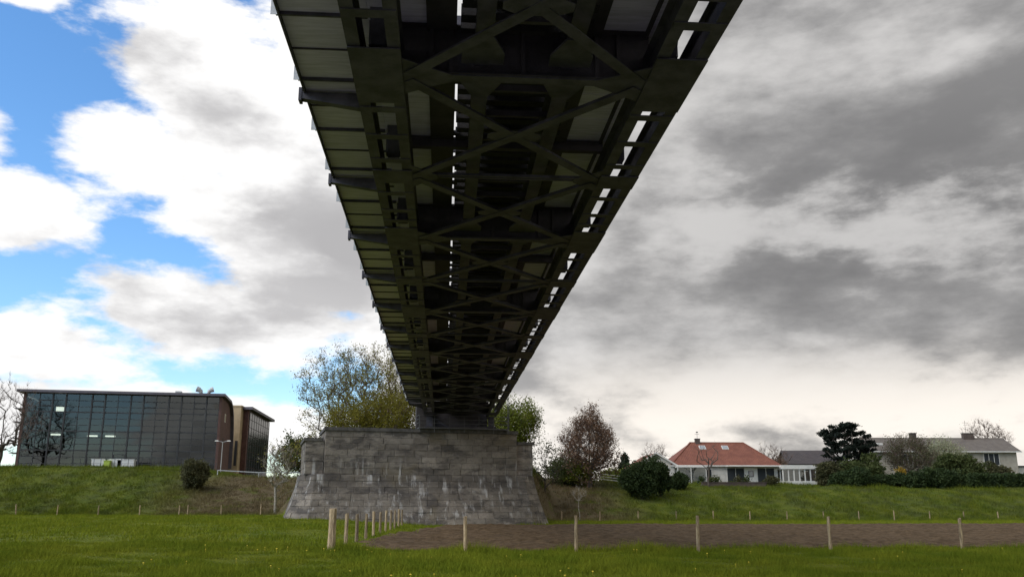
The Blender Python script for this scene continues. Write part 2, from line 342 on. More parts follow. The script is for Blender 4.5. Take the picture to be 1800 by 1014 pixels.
# grass blades
def blades(name, n, y0, y1, hmin, hmax, w, slope=.66, pw=1., pier=True, clump=.85):
    y = y0 + (y1-y0)*rng.random(n)**pw; x = (rng.random(n)*2-1)*(slope*y+6) + .075*y
    g = np.sin(x*1.7+2*np.sin(y*.9))*np.sin(y*1.3+1.5*np.sin(x*.6)) + .6*np.sin(x*.37+1)*np.sin(y*.29)
    keep = ~in_field(x + rng.normal(0,.35,n), y + rng.normal(0,.22,n))
    u = (x+1.88)*.98+(y-82.25)*.197; v = (x+1.88)*.197-(y-82.25)*.98
    keep &= ~((np.abs(u) < 11.6) & (v < 1.0) & (v > -9)) if pier else True
    x, y, g = x[keep], y[keep], g[keep]; n = len(x)
    z = H(x, y); hh = (hmin + (hmax-hmin)*rng.random(n)**2)*(1+clump*np.clip(g, -.9, 1.5))
    edge = np.exp(-((y-34.6)/1.0)**2)*(x > -8)*(.6+.5*np.sin(x*.9+np.sin(x*.31)*2)); hh *= 1+1.2*np.clip(edge,0,2)
    a = rng.random(n)*2*np.pi; la = rng.random(n)*2*np.pi; ln = hh*(.2+.6*rng.random(n)); ww = w*(.6+.8*rng.random(n))
    b0 = np.stack([x-np.cos(a)*ww, y-np.sin(a)*ww, z-.02], 1); b1 = np.stack([x+np.cos(a)*ww, y+np.sin(a)*ww, z-.02], 1)
    tp = np.stack([x+np.cos(la)*ln, y+np.sin(la)*ln, z+hh], 1)
    V = np.stack([b0, b1, tp], 1).reshape(-1, 3); me = np_mesh(name, V, np.arange(3*n).reshape(-1, 3))
    return link(name, me, BLADE)
tag(blades('meadow_grass', 420000, 18.5, 36.5, .05, .17, .011), 'short green meadow grass in front of the ploughed field', 'grass', kind='stuff')
tag(blades('pasture_grass', 330000, 36.5, 106, .05, .20, .022, slope=.62, pw=.8), 'green pasture grass reaching back to the dike', 'grass', kind='stuff')
tag(blades('bank_grass', 330000, 103, 150, .10, .42, .035, slope=.62, pw=1.4), 'rough green and dry grass covering the dike slope', 'grass', kind='stuff')

# dandelions
def dandelions():
    mb = MB()
    for _ in range(210):
        x = random.uniform(-9, 25); y = random.uniform(20, 33.5) if random.random() < .8 else random.uniform(31, 34)
        if random.random() > .10 + .9*(math.sin(x*.45+1)*math.sin(y*.9+1) > .35): continue
        z = h(x, y) + random.uniform(.08, .16); r = random.uniform(.018, .032)
        p = [(x+r*math.cos(k*1.047), y+r*math.sin(k*1.047), z+random.uniform(-.008,.008)) for k in range(6)]
        q = [(x+.5*r*math.cos(k*1.047), y+.5*r*math.sin(k*1.047), z+.018) for k in range(6)]
        for k in range(6): mb.face([p[k], p[(k+1)%6], q[(k+1)%6], q[k]])
        mb.face(q); mb.beam((x, y, z-.16), (x, y, z), .006, .006)
    tag(mb.build('dandelions', mat('dandelion', (.62,.46,.03), .7, .1)), 'scattered yellow dandelions in the meadow grass', 'flowers', kind='stuff')
dandelions()

# ------------------------------------------------------------------ bridge
def build_bridge():
    B = thing('railway_bridge', 'dark green steel railway bridge with lattice bracing under its deck', 'bridge', (0, 0, 0))
    Y0, Y1, P = -22.3, 85.3, 5.5; XL, XR = -1.45, 4.42
    nodes = [Y0 + P*k for k in range(20)]                         # ..., 16.2, 21.7, 27.2, ...
    isfb = lambda k: k % 2 == 1                                   # 16.2 = k 7
    # chords: two built-up channels joined by batten plates
    for X in (XL, XR):
        mb = MB()
        for s in (-1, 1):
            mb.box(X+s*.35-.012, X+s*.35+.012, Y0, Y1, 10.0, 10.55)
            a, b = sorted((X+s*.25, X+s*.50)); mb.box(a, b, Y0, Y1, 9.975, 10.0); mb.box(a, b, Y0, Y1, 10.55, 10.572)
        ch = mb.build('bottom_chord', STEEL, B)
        bm_ = MB().box(-.48, .48, -.13, .13, 9.955, 9.975).mesh('batten_plate'); bm_.materials.append(STEEL)
        y = Y0 + .6; k = 0
        while y < Y1:
            nd = min(nodes, key=lambda q: abs(q-y)); fb = isfb(nodes.index(nd))
            if abs(y-nd) > (1.1 if fb else .4): link('batten_plate', bm_, None, ch, (X, y, 0))
            y += 1.45 if k % 3 else .95; k += 1
        for k, y in enumerate(nodes):                             # gusset plates
            L = 1.15 if isfb(k) else .45; s = 1 if X < 1 else -1
            g = MB(); g.prism([(X-.495, y-L), (X+.495, y-L), (X+.495, y+L), (X-.495, y+L)], 9.93, 9.955)
            e = X+s*.5; w = 1.0 if isfb(k) else .65
            pts = [(e, y-.75), (e+s*w*.6, y-.36), (e+s*w, y-.13), (e+s*w, y+.13), (e+s*w*.6, y+.36), (e, y+.75)]
            g.prism(pts if s > 0 else pts[::-1], 9.962, 9.98); g.build('gusset_plate', STEEL, ch)
        # rivet rows on flanges
        # web members and top chord of the truss
        for k, y in enumerate(nodes):
            MB().box(X-.2, X+.2, y-.14, y+.14, 10.55, 17.6).build('vertical', STEEL, B)
            if k+1 < len(nodes):
                a, b = (10.5, 17.5) if k < 10 else (17.5, 10.5)
                if k < 10: a, b = 17.5, 10.5
                else: a, b = 10.5, 17.5
                MB().beam((X, y, a), (X, y+P, b), .3, .26).build('diagonal', STEEL, B)
        MB().box(X-.3, X+.3, Y0, Y1, 17.5, 18.0).build('top_chord', STEEL, B)
    for k, y in enumerate(nodes):
        if isfb(k): MB().box(XL+.31, XR-.31, y-.12, y+.12, 17.55, 17.9).build('top_strut', STEEL, B)
    # floor beams
    for k, y in enumerate(nodes):
        mb = MB()
        if isfb(k):
            mb.box(XL+.365, XR-.365, y-.015, y+.015, 10.02, 11.05); mb.box(XL+.42, XR-.42, y-.17, y+.17, 9.995, 10.02); mb.box(XL+.42, XR-.42, y-.17, y+.17, 11.05, 11.075)
            for x in (-.4, 0, 1.45, 2.95, 3.4): mb.box(x-.04, x+.04, y-.10, y-.015, 10.02, 11.05)
            mb.build('floor_beam', STEELB, B)
            MB().box(XL+.52, XR-.52, y-.13, y+.13, 9.968, 9.994).build('bottom_strut', STEEL, B)
        else:
            mb.box(XL+.52, XR-.52, y-.11, y-.04, 9.985, 10.06); mb.box(XL+.52, XR-.52, y+.04, y+.11, 9.985, 10.06)
            mb.build('bottom_strut', STEEL, B)
            MB().box(XL+.365, XR-.365, y-.1, y+.1, 10.78, 11.06).build('deck_beam', STEELB, B)
    # X bracing in every panel
    for k in range(len(nodes)-1):
        ya, yb = nodes[k], nodes[k+1]; ym = (ya+yb)/2
        for s in (0, 1):
            a, b = ((XL+.6, ya+.12), (XR-.6, yb-.12)) if s == 0 else ((XR-.6, ya+.12), (XL+.6, yb-.12))
            z = 9.95 - .012*s
            d = MB().beam((*a, z-.004), (*b, z-.004), .25, .012); d.beam((*a, z+.07), (*b, z+.07), .014, .13); d.build('brace', STEEL, B)
        xc = (XL+XR)/2
        MB().prism([(xc-.62, ym-.12), (xc-.3, ym-.30), (xc+.3, ym-.30), (xc+.62, ym-.12), (xc+.62, ym+.12), (xc+.3, ym+.30), (xc-.3, ym+.30), (xc-.62, ym+.12)], 9.952, 9.966).build('centre_plate', STEEL, B)
    # stringers with flared ends
    for X in (.62, 2.36):
        mb = MB().box(X-.012, X+.012, Y0, Y1, 10.27, 10.95); mb.box(X-.17, X+.17, Y0, Y1, 10.25, 10.27); mb.box(X-.15, X+.15, Y0, Y1, 10.95, 10.97)
        st = mb.build('stringer', STEEL, B)
        for k, y in enumerate(nodes):
            if isfb(k):
                for s in (-1, 1):
                    pts = [(X-.17, y+s*1.25), (X+.17, y+s*1.25), (X+.42, y+s*.62), (X+.42, y+s*.18), (X-.42, y+s*.18), (X-.42, y+s*.62)]
                    MB().prism(pts if s < 0 else pts[::-1], 10.20, 10.248).build('flare_plate', STEEL, st)
    for k, y in enumerate(nodes[:-1]):
        for q in (.27, .5, .75): MB().box(.65, 2.33, y+P*q-.05, y+P*q+.05, 10.45, 10.6).build('cross_frame', STEELB, B)
    # track
    sm = MB().box(-1.32, 1.32, -.14, .14, 10.97, 11.22).mesh('sleeper'); sm.materials.append(SLEEP)
    y = Y0 + .3
    while y < Y1+.2: link('sleeper', sm, None, B, (1.49+random.uniform(-.03,.03), y+random.uniform(-.03,.03), 0), random.uniform(-.01,.01)); y += .53
    for X in (.74, 2.24): MB().box(X-.07, X+.07, Y0, Y1, 11.22, 11.24).box(X-.015, X+.015, Y0, Y1, 11.24, 11.35).box(X-.035, X+.035, Y0, Y1, 11.35, 11.39).build('rail', RAILST, B)
    for X in (1.2, 1.78): MB().box(X-.285, X+.285, Y0, Y1, 11.225, 11.245).build('guard_plank', SLEEP, B)
    # inner walkways: grey panels on edge beams
    ip = {}
    for x0, x1 in ((-1.655, -.42), (3.02, 4.22)):
        for k in range(len(nodes)-1):
            for q in range(4):
                y = nodes[k] + P*q/4
                if (x0, 0) not in ip: ip[(x0,0)] = MB().box(x0, x1, .006, P/4-.006, 11.10, 11.16).mesh('deck_panel'); ip[(x0,0)].materials.append(PANEL)
                link('deck_panel', ip[(x0,0)], None, B, (0, y, random.uniform(-.004,.004)))
    for a, b in ((-.50, .10), (2.72, 3.06), (3.96, 4.02)): MB().box(a, b, Y0, Y1, 10.98, 11.09).build('edge_beam', STEELB, B)
    k = 0; y = Y0 + .4
    while y < Y1: MB().box(.08, .24, y-.09, y+.09, 11.0, 11.08).build('clamp', STEELB, B); y += 1.45 if k % 3 else .7; k += 1
    # left outer walkway
    o = MB().box(-3.38, -1.66, .008, 2.742, 11.10, 11.15)
    om = o.mesh('walkway_panel'); om.materials.append(PANEL)
    sp_ = MB().box(-3.56, -3.41, -.045, -.035, 11.02, 11.36).box(-3.46, -3.41, -.045, .015, 11.02, 12.35).mesh('railing_post'); sp_.materials.append(GALV)
    y = 15.88 - 2.75*14
    while y < Y1 - 2.7:
        link('walkway_panel', om, None, B, (0, y, 0)); MB().box(-3.37, -1.67, y-.05, y+.004, 11.02, 11.098).build('cross_rib', STEEL, B); MB().box(-3.37, -1.67, y+1.36, y+1.39, 11.06, 11.098).build('cross_rib', STEELB, B); link('railing_post', sp_, None, B, (0, y, 0)); y += 2.75
    ye = y
    MB().box(-3.41, -3.375, Y0, ye, 10.98, 11.2).build('edge_angle', STEEL, B)
    for z in (11.75, 12.05, 12.33): MB().box(-3.45, -3.415, Y0, ye, z-.02, z+.02).build('hand_rail', GALV, B)
    MB().hexa([(-3.4, ye, 10.98), (-1.95, ye, 10.98), (-1.95, ye+3.2, 10.98), (-2.05, ye+3.2, 10.98)], [(-3.4, ye, 11.1), (-1.95, ye, 11.1), (-1.95, ye+3.2, 11.1), (-2.05, ye+3.2, 11.1)]).build('walkway_end', STEEL, B)
    y = 19.27 - P*7
    while y < Y1 - 1:
        m = MB().hexa([(-3.50, y-.10, 10.86), (-1.9, y-.10, 10.62), (-1.9, y+.10, 10.62), (-3.50, y+.10, 10.86)], [(-3.50, y-.10, 11.02), (-1.9, y-.10, 11.02), (-1.9, y+.10, 11.02), (-3.50, y+.10, 11.02)])
        m.box(-3.53, -3.46, y-.12, y+.12, 10.80, 11.12); m.build('bracket', STEEL, B); y += P
    # end frame on bearings
    e = math.tan(R(11.4))
    for X in (XL, XR):
        yb = Y1 - .5
        MB().box(X-.28, X+.28, yb-.35, yb+.35, 9.0, 9.93).build('bearing_post', STEEL, B); MB().box(X-.42, X+.42, yb-.55, yb+.55, 8.54, 9.0).build('bearing', STEELB, B)
    for s, X in ((1, XL), (-1, XR)): MB().beam((X+s*.28, Y1-.6, 9.85), (X+s*2.0, Y1-.6, 8.75), .14, .14).build('knee_brace', STEEL, B)
    MB().box(XL+.3, XR-.3, Y1-.75, Y1-.55, 8.62, 8.85).build('end_tie', STEEL, B)
    MB().box(XL+.37, XR-.37, Y1-.3, Y1+.1, 9.0, 11.05).build('end_floor_beam', STEELB, B)
build_bridge()

# ------------------------------------------------------------------ stone abutment
AE = Vector((.9803, .1975, 0)); AN = Vector((.1975, -.9803, 0)); AC = Vector((-1.88, 82.25, 0))
def build_abutment():
    A = thing('stone_abutment', 'weathered grey stone abutment with flared base carrying the bridge end', 'abutment', (AC.x, AC.y, 0))
    def w(u, v, z): p = AE*u + AN*v; return (p.x, p.y, z)
    ZL, ZT, ZW = 4.38, 8.22, 7.28
    def off(z): return 0 if z >= ZL else .06 + 1.35*((ZL-z)/ZL)**1.25
    low = [(-9.6, .0), (9.6, .0), (10.75, -1.15), (10.75, -7), (-10.75, -7), (-10.75, -1.15)]
    def ring(poly, o, z):
        n = len(poly); r = []
        for i in range(n):
            a, b, c = (Vector(poly[(i+k) % n]) for k in (-1, 0, 1)); d1 = (b-a).normalized(); d2 = (c-b).normalized()
            n1 = Vector((-d1.y, d1.x))*1; n2 = Vector((-d2.y, d2.x))*1
            m = (n1+n2).normalized(); q = b + m*(o/max(.3, m.dot(n1))); r.append((q.x, q.y, z))
        return r
    zs = [-.8] + [ZL*i/8 for i in range(9)]
    core = MB(); rings = []
    for z in zs: rings.append([w(*p) for p in ring(low, off(max(z,0))+(.06 if z < 0 else 0)-.07, z)])
    # low is listed left to right along the front; inside lies at -v
    n = 6
    for a, b in zip(rings[:-1], rings[1:]):
        for i in range(n): core.face([a[i], a[(i+1) % n], b[(i+1) % n], b[i]])
    core.face(rings[-1])
    up = MB()
    def ublock(mb, u0, u1, v0, v1, z0, z1): mb.hexa([w(u0,v1,z0), w(u1,v1,z0), w(u1,v0,z0), w(u0,v0,z0)], [w(u0,v1,z1), w(u1,v1,z1), w(u1,v0,z1), w(u0,v0,z1)])
    ublock(core, -8.8, 8.8, -7, -.07, ZL, ZT); ublock(core, -10.5, -8.8, -7, -.52, ZL, ZW); ublock(core, 8.8, 10.5, -7, -.52, ZL, ZW)
    core.build('core', MORTAR, A)
    def stone(c, nrm, hidden, mt=None):               # c: four front corners bl br tr tl (uv z)
        P_ = [Vector(w(*q)) for q in c]; N = Vector((AE*nrm[0] + AN*nrm[1]))
        cen = sum(P_, Vector())/4; j = random.uniform(-.015, .03); g = .007
        fr = [p + (cen-p).normalized()*g for p in P_]
        back = [p - N*.14 for p in fr]; mid = [p + N*(j-.025) for p in fr]
        front = [p + (cen-p).normalized()*.035 + N*(j+random.uniform(-.012,.022)) for p in fr]
        mb = MB() if hidden is None else hidden; i = len(mb.v)
        mb.v += [tuple(p) for p in back+mid+front]
        for r in (0, 4): mb.f += [(i+r+k, i+r+(k+1) % 4, i+r+4+(k+1) % 4, i+r+4+k) for k in range(4)]
        mb.f += [(i+8, i+9, i+10, i+11), (i+3, i+2, i+1, i)]
        if hidden is None: mb.build('stone', mt or STONE, A)
    side = MB()
    def course(pa, pb, za, zb, nrm, L, shift, hidden=None, mt=None, batter=False):
        a0, b0, a1, b1 = (Vector(q) for q in (*pa, *pb)) if batter else (Vector(pa), Vector(pb), Vector(pa), Vector(pb))
        ln = (b0-a0).length; cuts = [0]; x = L*(.5 if shift else 1)*random.uniform(.8,1.1)
        while x < ln - .45*L: cuts.append(x/ln); x += L*random.uniform(.7, 1.3)
        cuts.append(1)
        for s, e in zip(cuts[:-1], cuts[1:]):
            q = [a0.lerp(b0, s), a0.lerp(b0, e), a1.lerp(b1, e), a1.lerp(b1, s)]
            stone([(q[0].x,q[0].y,za), (q[1].x,q[1].y,za), (q[2].x,q[2].y,zb), (q[3].x,q[3].y,zb)], nrm, hidden, mt)
    c8 = [ZL*i/8 for i in range(9)]
    for i in range(8):
        za, zb = c8[i], c8[i+1]; r0 = ring(low, off(za), za); r1 = ring(low, off(zb-1e-4), zb)
        for k, nrm, hid in ((0,(0,1),None), (1,(.707,.707),None), (5,(-.707,.707),None), (2,(1,0),side), (4,(-1,0),side)):
            a, b = k, (k+1) % 6
            course((r0[a][:2], r0[b][:2]), (r1[a][:2], r1[b][:2]), za, zb, nrm, 1.35, i % 2, hid, batter=True)
    m7 = [ZL + (ZT-ZL)*i/7 for i in range(8)]
    for i in range(7):
        course((-8.86, 0), (8.86, 0), m7[i], m7[i+1], (0,1), 1.4, i % 2)
        course((8.86, 0), (8.86, -7), m7[i], m7[i+1], (1,0), 1.5, i % 2, side); course((-8.86, -7), (-8.86, 0), m7[i], m7[i+1], (-1,0), 1.5, i % 2, side)
    w5 = [ZL + (ZW-ZL)*i/5 for i in range(6)]
    for i in range(5):
        course((-10.56, -.45), (-8.9, -.45), w5[i], w5[i+1], (0,1), 1.7, 0, None, STONEL); course((8.9, -.45), (10.56, -.45), w5[i], w5[i+1], (0,1), 1.7, 0, None, STONEL)
        course((10.56, -.45), (10.56, -7), w5[i], w5[i+1], (1,0), 1.5, i % 2, side); course((-10.56, -7), (-10.56, -.45), w5[i], w5[i+1], (-1,0), 1.5, i % 2, side)
    bw = MB(); ublock(bw, .1, 7.2, -5.6, -5.0, 8.4, 11.15); bw.build('ballast_wall', mat('ballast_wall_stone', (.040,.034,.030), .9, .3, 2), A)
    s_ = side.build('flank_stones', STONE, A); s_['kind'] = 'stuff'
    for nm, u0, u1, v1, z0, z1 in (('coping', -9.0, 9.0, .14, ZT+.004, 8.53), ('coping', -10.72, -8.99, -.30, ZW+.004, 7.55), ('coping', 8.99, 10.72, -.30, ZW+.004, 7.55)):
        c = MB(); k = max(1, round((u1-u0)/2.0))
        for q in range(k): ublock(c, u0+(u1-u0)*q/k+.006, u0+(u1-u0)*(q+1)/k-.006, -7.1, v1+random.uniform(-.02,.02), z0, z1+random.uniform(-.01,.012))
        c.build(nm, COPING, A)
build_abutment()
def build_platform():
    T = thing('maintenance_platform', 'steel service platform with handrails on top of the abutment under the bridge end', 'platform', (AC.x, AC.y, 8.53))
    def w(u, v, z): p = AE*u + AN*v; return Vector((p.x, p.y, z-8.53+0))
    u0, u1 = -.6, 7.9
    d = MB()
    d.hexa([w(u0,.62,8.55), w(u1,.62,8.55), w(u1,-.3,8.55), w(u0,-.3,8.55)], [w(u0,.62,8.65), w(u1,.62,8.65), w(u1,-.3,8.65), w(u0,-.3,8.65)]); d.build('deck', PLATST, T)
    for k in range(7):
        u = u0+.05 + (u1-u0-.1)*k/6; MB().beam(w(u,.58,8.2), w(u,.58,9.75), .06, .06).build('post', PLATST, T)
    for z in (9.05, 9.4, 9.75): MB().beam(w(u0,.58,z), w(u1,.58,z), .045, .045).build('rail', PLATST, T)
    for u in (u0, u1):
        for z in (9.05, 9.4, 9.75): MB().beam(w(u,.58,z), w(u,-.6,z), .045, .045).build('rail', PLATST, T)
    for q in (.0, .45): MB().beam(w(u1+.12,.3-q,8.5), w(u1+.12,.3-q,11.9), .05, .05).build('ladder_stile', PLATST, T)
    for k in range(10): MB().beam(w(u1+.12,.3,8.8+.32*k), w(u1+.12,-.15,8.8+.32*k), .025, .025).build('ladder_rung', PLATST, T)
build_platform()

# ------------------------------------------------------------------ fence posts
def at(px, Y): return Y*math.tan(math.atan((px-900)/1596) + R(4.33))      # bearing to a point on the ground at distance Y
def post(x, y, ht, wd, label, group, lean=0, split=False):
    z = h(x, y); mb = MB(); n = 7; lv = 5; i = 0; rings = []
    for k in range(lv):
        f = k/(lv-1); r = wd/2*(1.06-.12*f)*random.uniform(.92,1.08)
        rings.append([(lean*f*ht + r*math.cos(2*math.pi*q/n)*random.uniform(.86,1.1), r*math.sin(2*math.pi*q/n)*random.uniform(.86,1.1), -.25+(ht+.25)*f + (random.uniform(-.03,.03) if k == lv-1 else 0)) for q in range(n)])
    for r in rings: mb.v += r
    for k in range(lv-1): mb.f += [(k*n+q, k*n+(q+1) % n, (k+1)*n+(q+1) % n, (k+1)*n+q) for q in range(n)]
    mb.f.append(tuple((lv-1)*n+q for q in range(n)))
    o = mb.build('fence_post', WOODP, None, (x, y, z), random.uniform(0, 6)); tag(o, label, 'post', group); return o
post(-4.05, 34.0, 1.52, .30, 'thick weathered corner post of the pasture fence', None)
for x, d, ht in ((.85,34.3,1.27),(4.98,34.0,1.33),(9.65,34.1,1.32),(14.85,34.2,1.22),(20.0,34.0,1.15)):
    post(x, d, ht, .14, 'slim wooden fence post along the near edge of the ploughed field', 'posts along the near edge of the field', random.uniform(-.03,.03))
for k in range(10):
    f = (k+1)/10; d = 34 + 41*f; x = -4.05 + (-3.35+4.05)*f
    post(x, d, random.uniform(1.2,1.35), .16, 'split wooden fence post in the row running back to the abutment', 'row of posts between pasture and field', random.uniform(-.04,.04))
FL = [(30,.09),(102,.03),(174,.02),(247,.06),(316,.01),(331,-.02),(390,.05),(459,.04)]
FR = [987,1054,1121,1188,1253,1317,1382,1446,1508,1570,1632,1692,1752]
for px, ln in FL:
    post(at(px,103), 103, random.uniform(1.05,1.2), .13, 'short pale fence post at the foot of the dike beside the pasture', 'posts at the dike foot by the pasture', ln)
for px in FR:
    post(at(px,104.5), 104.5, random.uniform(1.0,1.15), .13, 'short pale fence post between the dike and the ploughed field', 'posts at the dike foot by the ploughed field', random.uniform(-.03,.03))

# ------------------------------------------------------------------ trees
def skeleton(base, top, tips, r0, seg=.8, upbias=.9):
    nodes = []; par = []
    b = np.array(base, float); t = np.array(top, float); n = max(3, int(np.linalg.norm(t-b)/seg))
    for i in range(n+1): nodes.append(b + (t-b)*i/n + (rng.normal(0, .05, 3) if 0 < i else 0)); par.append(i-1)
    start = max(1, int(n*.25))
    order = np.argsort(np.linalg.norm(tips - (b+t)/2, axis=1)); tipn = []
    arr = np.zeros((len(tips)*14+n+10, 3)); arr[:n+1] = nodes; cnt = n+1
    for ti in order:
        q = tips[ti]; A_ = arr[start:cnt]; dv = q - A_; ds = np.linalg.norm(dv, axis=1)
        cost = ds + upbias*np.maximum(0, .55*ds - dv[:, 2])
        j = int(np.argmin(cost)) + start; p = arr[j].copy(); L = np.linalg.norm(q-p); k = max(1, min(10, int(L/seg)))
        pj_ = par[j]; d0 = (arr[j]-arr[pj_]) if pj_ >= 0 else np.array([0,0,1.]); d0 = d0/(np.linalg.norm(d0)+1e-6)
        last = j
        for s in range(1, k+1):
            f = s/k; c = p + (q-p)*f + d0*L*.28*f*(1-f) + np.array([0,0,1])*L*.10*f*(1-f) + rng.normal(0, .04*seg, 3)*(s < k)
            arr[cnt] = c; par.append(last); last = cnt; cnt += 1
            if cnt >= len(arr)-12: arr = np.vstack([arr, np.zeros_like(arr)])
        tipn.append(last)
    w = np.zeros(cnt)
    for t_ in tipn: w[t_] += 1
    for i in range(cnt-1, 0, -1): w[par[i]] += w[i] if par[i] >= 0 else 0
    w = np.maximum(w, 1); rad = r0*(w/w[0])**.48
    return arr[:cnt], par, rad, tipn
def wood_mesh(name, nodes, par, rad, rmin=.012):
    V = []; F = []; c = 0
    for i in range(1, len(nodes)):
        a = nodes[par[i]]; b = nodes[i]; d = b-a; L = np.linalg.norm(d)
        if L < 1e-4: continue
        d = d/L; k = 7 if rad[i] > .1 else (5 if rad[i] > .04 else 3)
        u = np.cross(d, [0,0,1.] if abs(d[2]) < .9 else [1.,0,0]); u /= np.linalg.norm(u); v = np.cross(d, u)
        an = np.arange(k)*2*np.pi/k; ra = max(rad[par[i]] if rad[par[i]] < 2.2*rad[i] else rad[i]*1.25, rmin); rb = max(rad[i], rmin)
        ringv = np.cos(an)[:,None]*u + np.sin(an)[:,None]*v
        V += list(a + ringv*ra) + list(b + ringv*rb)
        F += [(c+q, c+(q+1) % k, c+k+(q+1) % k, c+k+q) for q in range(k)]; c += 2*k
    me = bpy.data.meshes.new(name); me.from_pydata([tuple(p) for p in V], [], F); me.update(); return me
def quads(name, P, size, flat=0., aspect=1.6):
    n = len(P); a = rng.normal(size=(n,3)); a[:,2] *= (1-flat); a /= np.linalg.norm(a, axis=1)[:,None]
    b = rng.normal(size=(n,3)); b[:,2] *= (1-flat); b -= a*(a*b).sum(1)[:,None]; b /= np.linalg.norm(b, axis=1)[:,None]
    s = size*(.55+.9*rng.random(n))[:,None]; a *= s*aspect/2; b *= s/2
    V = np.stack([P-a, P+b*.9-a*.1, P+a, P-b*.9-a*.1], 1).reshape(-1,3)
    return np_mesh(name, V, np.arange(4*n).reshape(-1,4))
def crown_pts(n, c, r, shell=.35, cut=-1., lob=.22):
    d = rng.normal(size=(n*2,3)); d /= np.linalg.norm(d, axis=1)[:,None]; d = d[d[:,2] > cut][:n]
    ph = rng.random(6)*6.28
    lump = 1 + lob*(np.sin(3*d[:,0]+2.5*d[:,2]*2+ph[0])*np.sin(4*d[:,1]+ph[1]) + .6*np.sin(7*d[:,0]+ph[2])*np.sin(6*d[:,2]+ph[3]))
    rr = (shell + (1-shell)*rng.random(len(d)))**(.6)*lump
    return np.array(c) + d*rr[:,None]*np.array(r)
def tree(name, label, cat, x, y, ht, rad, clear, tr, tips, leaf=None, nleaf=0, lsize=.2, spread=.5, twigs=5, twl=.5, group=None, bark=None, zoff=0., shape=1., seg=.8, upbias=.9, rx=None, lob=.22, shell=.35, twr=.012, cone=0.):
    z = h(x, y) + zoff; bark = bark or BARK
    T = thing(name, label, cat, (x, y, z), 0, group)
    cz = (clear+ht)/2; rz = (ht-clear)/2*1.0
    P = crown_pts(tips, (0,0,cz), (rx or rad, rad, rz), shell, lob=lob)
    if cone: P[:,:2] *= (1.12 - cone*np.clip((P[:,2]-clear)/(ht-clear), 0, 1))[:,None]
    nodes, par, rd, tipn = skeleton((0,0,-.3), (rng.normal(0,.2), rng.normal(0,.2), clear + (ht-clear)*.62*shape), P, tr, seg, upbias)
    link('trunk', wood_mesh('trunk', nodes, par, rd, twr), bark, T)
    tp = nodes[tipn]
    if twigs:
        n = len(tp)*twigs; st = np.repeat(tp, twigs, 0) + rng.normal(0, .12*spread, (n,3)); out = st - np.array([0,0,clear]); out /= np.linalg.norm(out, axis=1)[:,None]+1e-6
        dr = out + rng.normal(0, .55, (n,3)) + np.array([0,0,.25]); dr /= np.linalg.norm(dr, axis=1)[:,None]; L = twl*(.5+rng.random(n))[:,None]
        sd_ = np.cross(dr, rng.normal(size=(n,3))); sd_ /= np.linalg.norm(sd_, axis=1)[:,None]; wv = sd_*twr*1.1
        en = st + dr*L; V = np.stack([st-wv, st+wv, en], 1).reshape(-1,3)
        tw_ = link('twigs', np_mesh('twigs', V, np.arange(3*n).reshape(-1,3)), TWIGB if bark is not BARKL else BARKL, T)
        tw_['kind'] = 'stuff'; src = np.concatenate([tp, en])
    else: src = tp
    if leaf and nleaf:
        c = src[rng.integers(0, len(src), nleaf)] + rng.normal(0, spread, (nleaf,3))
        link('crown', quads('crown', c, lsize), leaf, T)
    return T
L_OAK = leaf_mat('leaf_oak', (.17,.16,.035), (.27,.24,.055)); L_WIL = leaf_mat('leaf_willow', (.12,.115,.012), (.20,.17,.02))
L_GRN = leaf_mat('leaf_fresh', (.085,.11,.012), (.16,.18,.02)); L_DRK = leaf_mat('leaf_dark', (.025,.042,.014), (.050,.075,.022))
L_BRN = leaf_mat('leaf_brown', (.13,.075,.045), (.20,.12,.07)); L_CED = leaf_mat('leaf_cedar', (.008,.013,.009), (.020,.028,.017))
L_CON = leaf_mat('leaf_conifer', (.018,.03,.016), (.035,.05,.024)); L_MID = leaf_mat('leaf_mid', (.045,.062,.016), (.085,.10,.03))
L_WHT = leaf_mat('leaf_blossom', (.20,.21,.10), (.42,.42,.28), 3.); L_YEL = leaf_mat('leaf_forsythia', (.30,.19,.02), (.45,.30,.03)); L_OLV = leaf_mat('leaf_olive', (.060,.062,.026), (.10,.095,.04))


tree('oak_tree', 'large spreading oak coming into leaf behind the abutment', 'tree', at(638,112), 112, 13.3, 7.4, .8, .42, 1200, L_OAK, 28000, .11, .25, 12, .55, shape=.55, rx=9.0, upbias=1.5, lob=.08, shell=.12)
for px, Y, ht, r_, lb in ((612,104,4.6,3.0,'low yellow green willow shrub under the oak, away from the bridge'),(668,106,6.2,3.4,'yellow green willow shrub against the oak trunk'),(706,104,6.0,3.2,'yellow willow shrub beside the platform railing')):
    tree('willow_shrub', lb, 'shrub', at(px,Y), Y, ht, r_, .3, .16, 200, L_WIL, 11000, .11, .38, 7, .7, 'willow shrubs behind the abutment', upbias=1.6)
tree('hawthorn_shrub', 'sparse twiggy shrub at the outer end of the abutment, below the oak', 'shrub', at(545,104), 104, 4.2, 2.3, .3, .1, 130, L_OAK, 900, .13, .3, 6, .5)
tree('leafy_tree', 'dense bright green tree behind the platform ladder', 'tree', at(893,108), 108, 5.6, 3.5, .5, .22, 260, L_GRN, 26000, .125, .42, 5, .5)
tree('birch_shrub', 'thin pale green shrub between green tree and brown tree', 'shrub', at(958,112), 112, 6.2, 2.6, .5, .10, 130, L_MID, 1000, .15, .35, 6, .6)
tree('beech_tree', 'bronze brown budding tree with a stout trunk by the dike road', 'tree', at(1037,122), 122, 10.3, 3.9, 1.0, .40, 760, L_BRN, 19000, .115, .26, 14, .6, shape=1.25, upbias=1.2, rx=4.4, cone=.62)
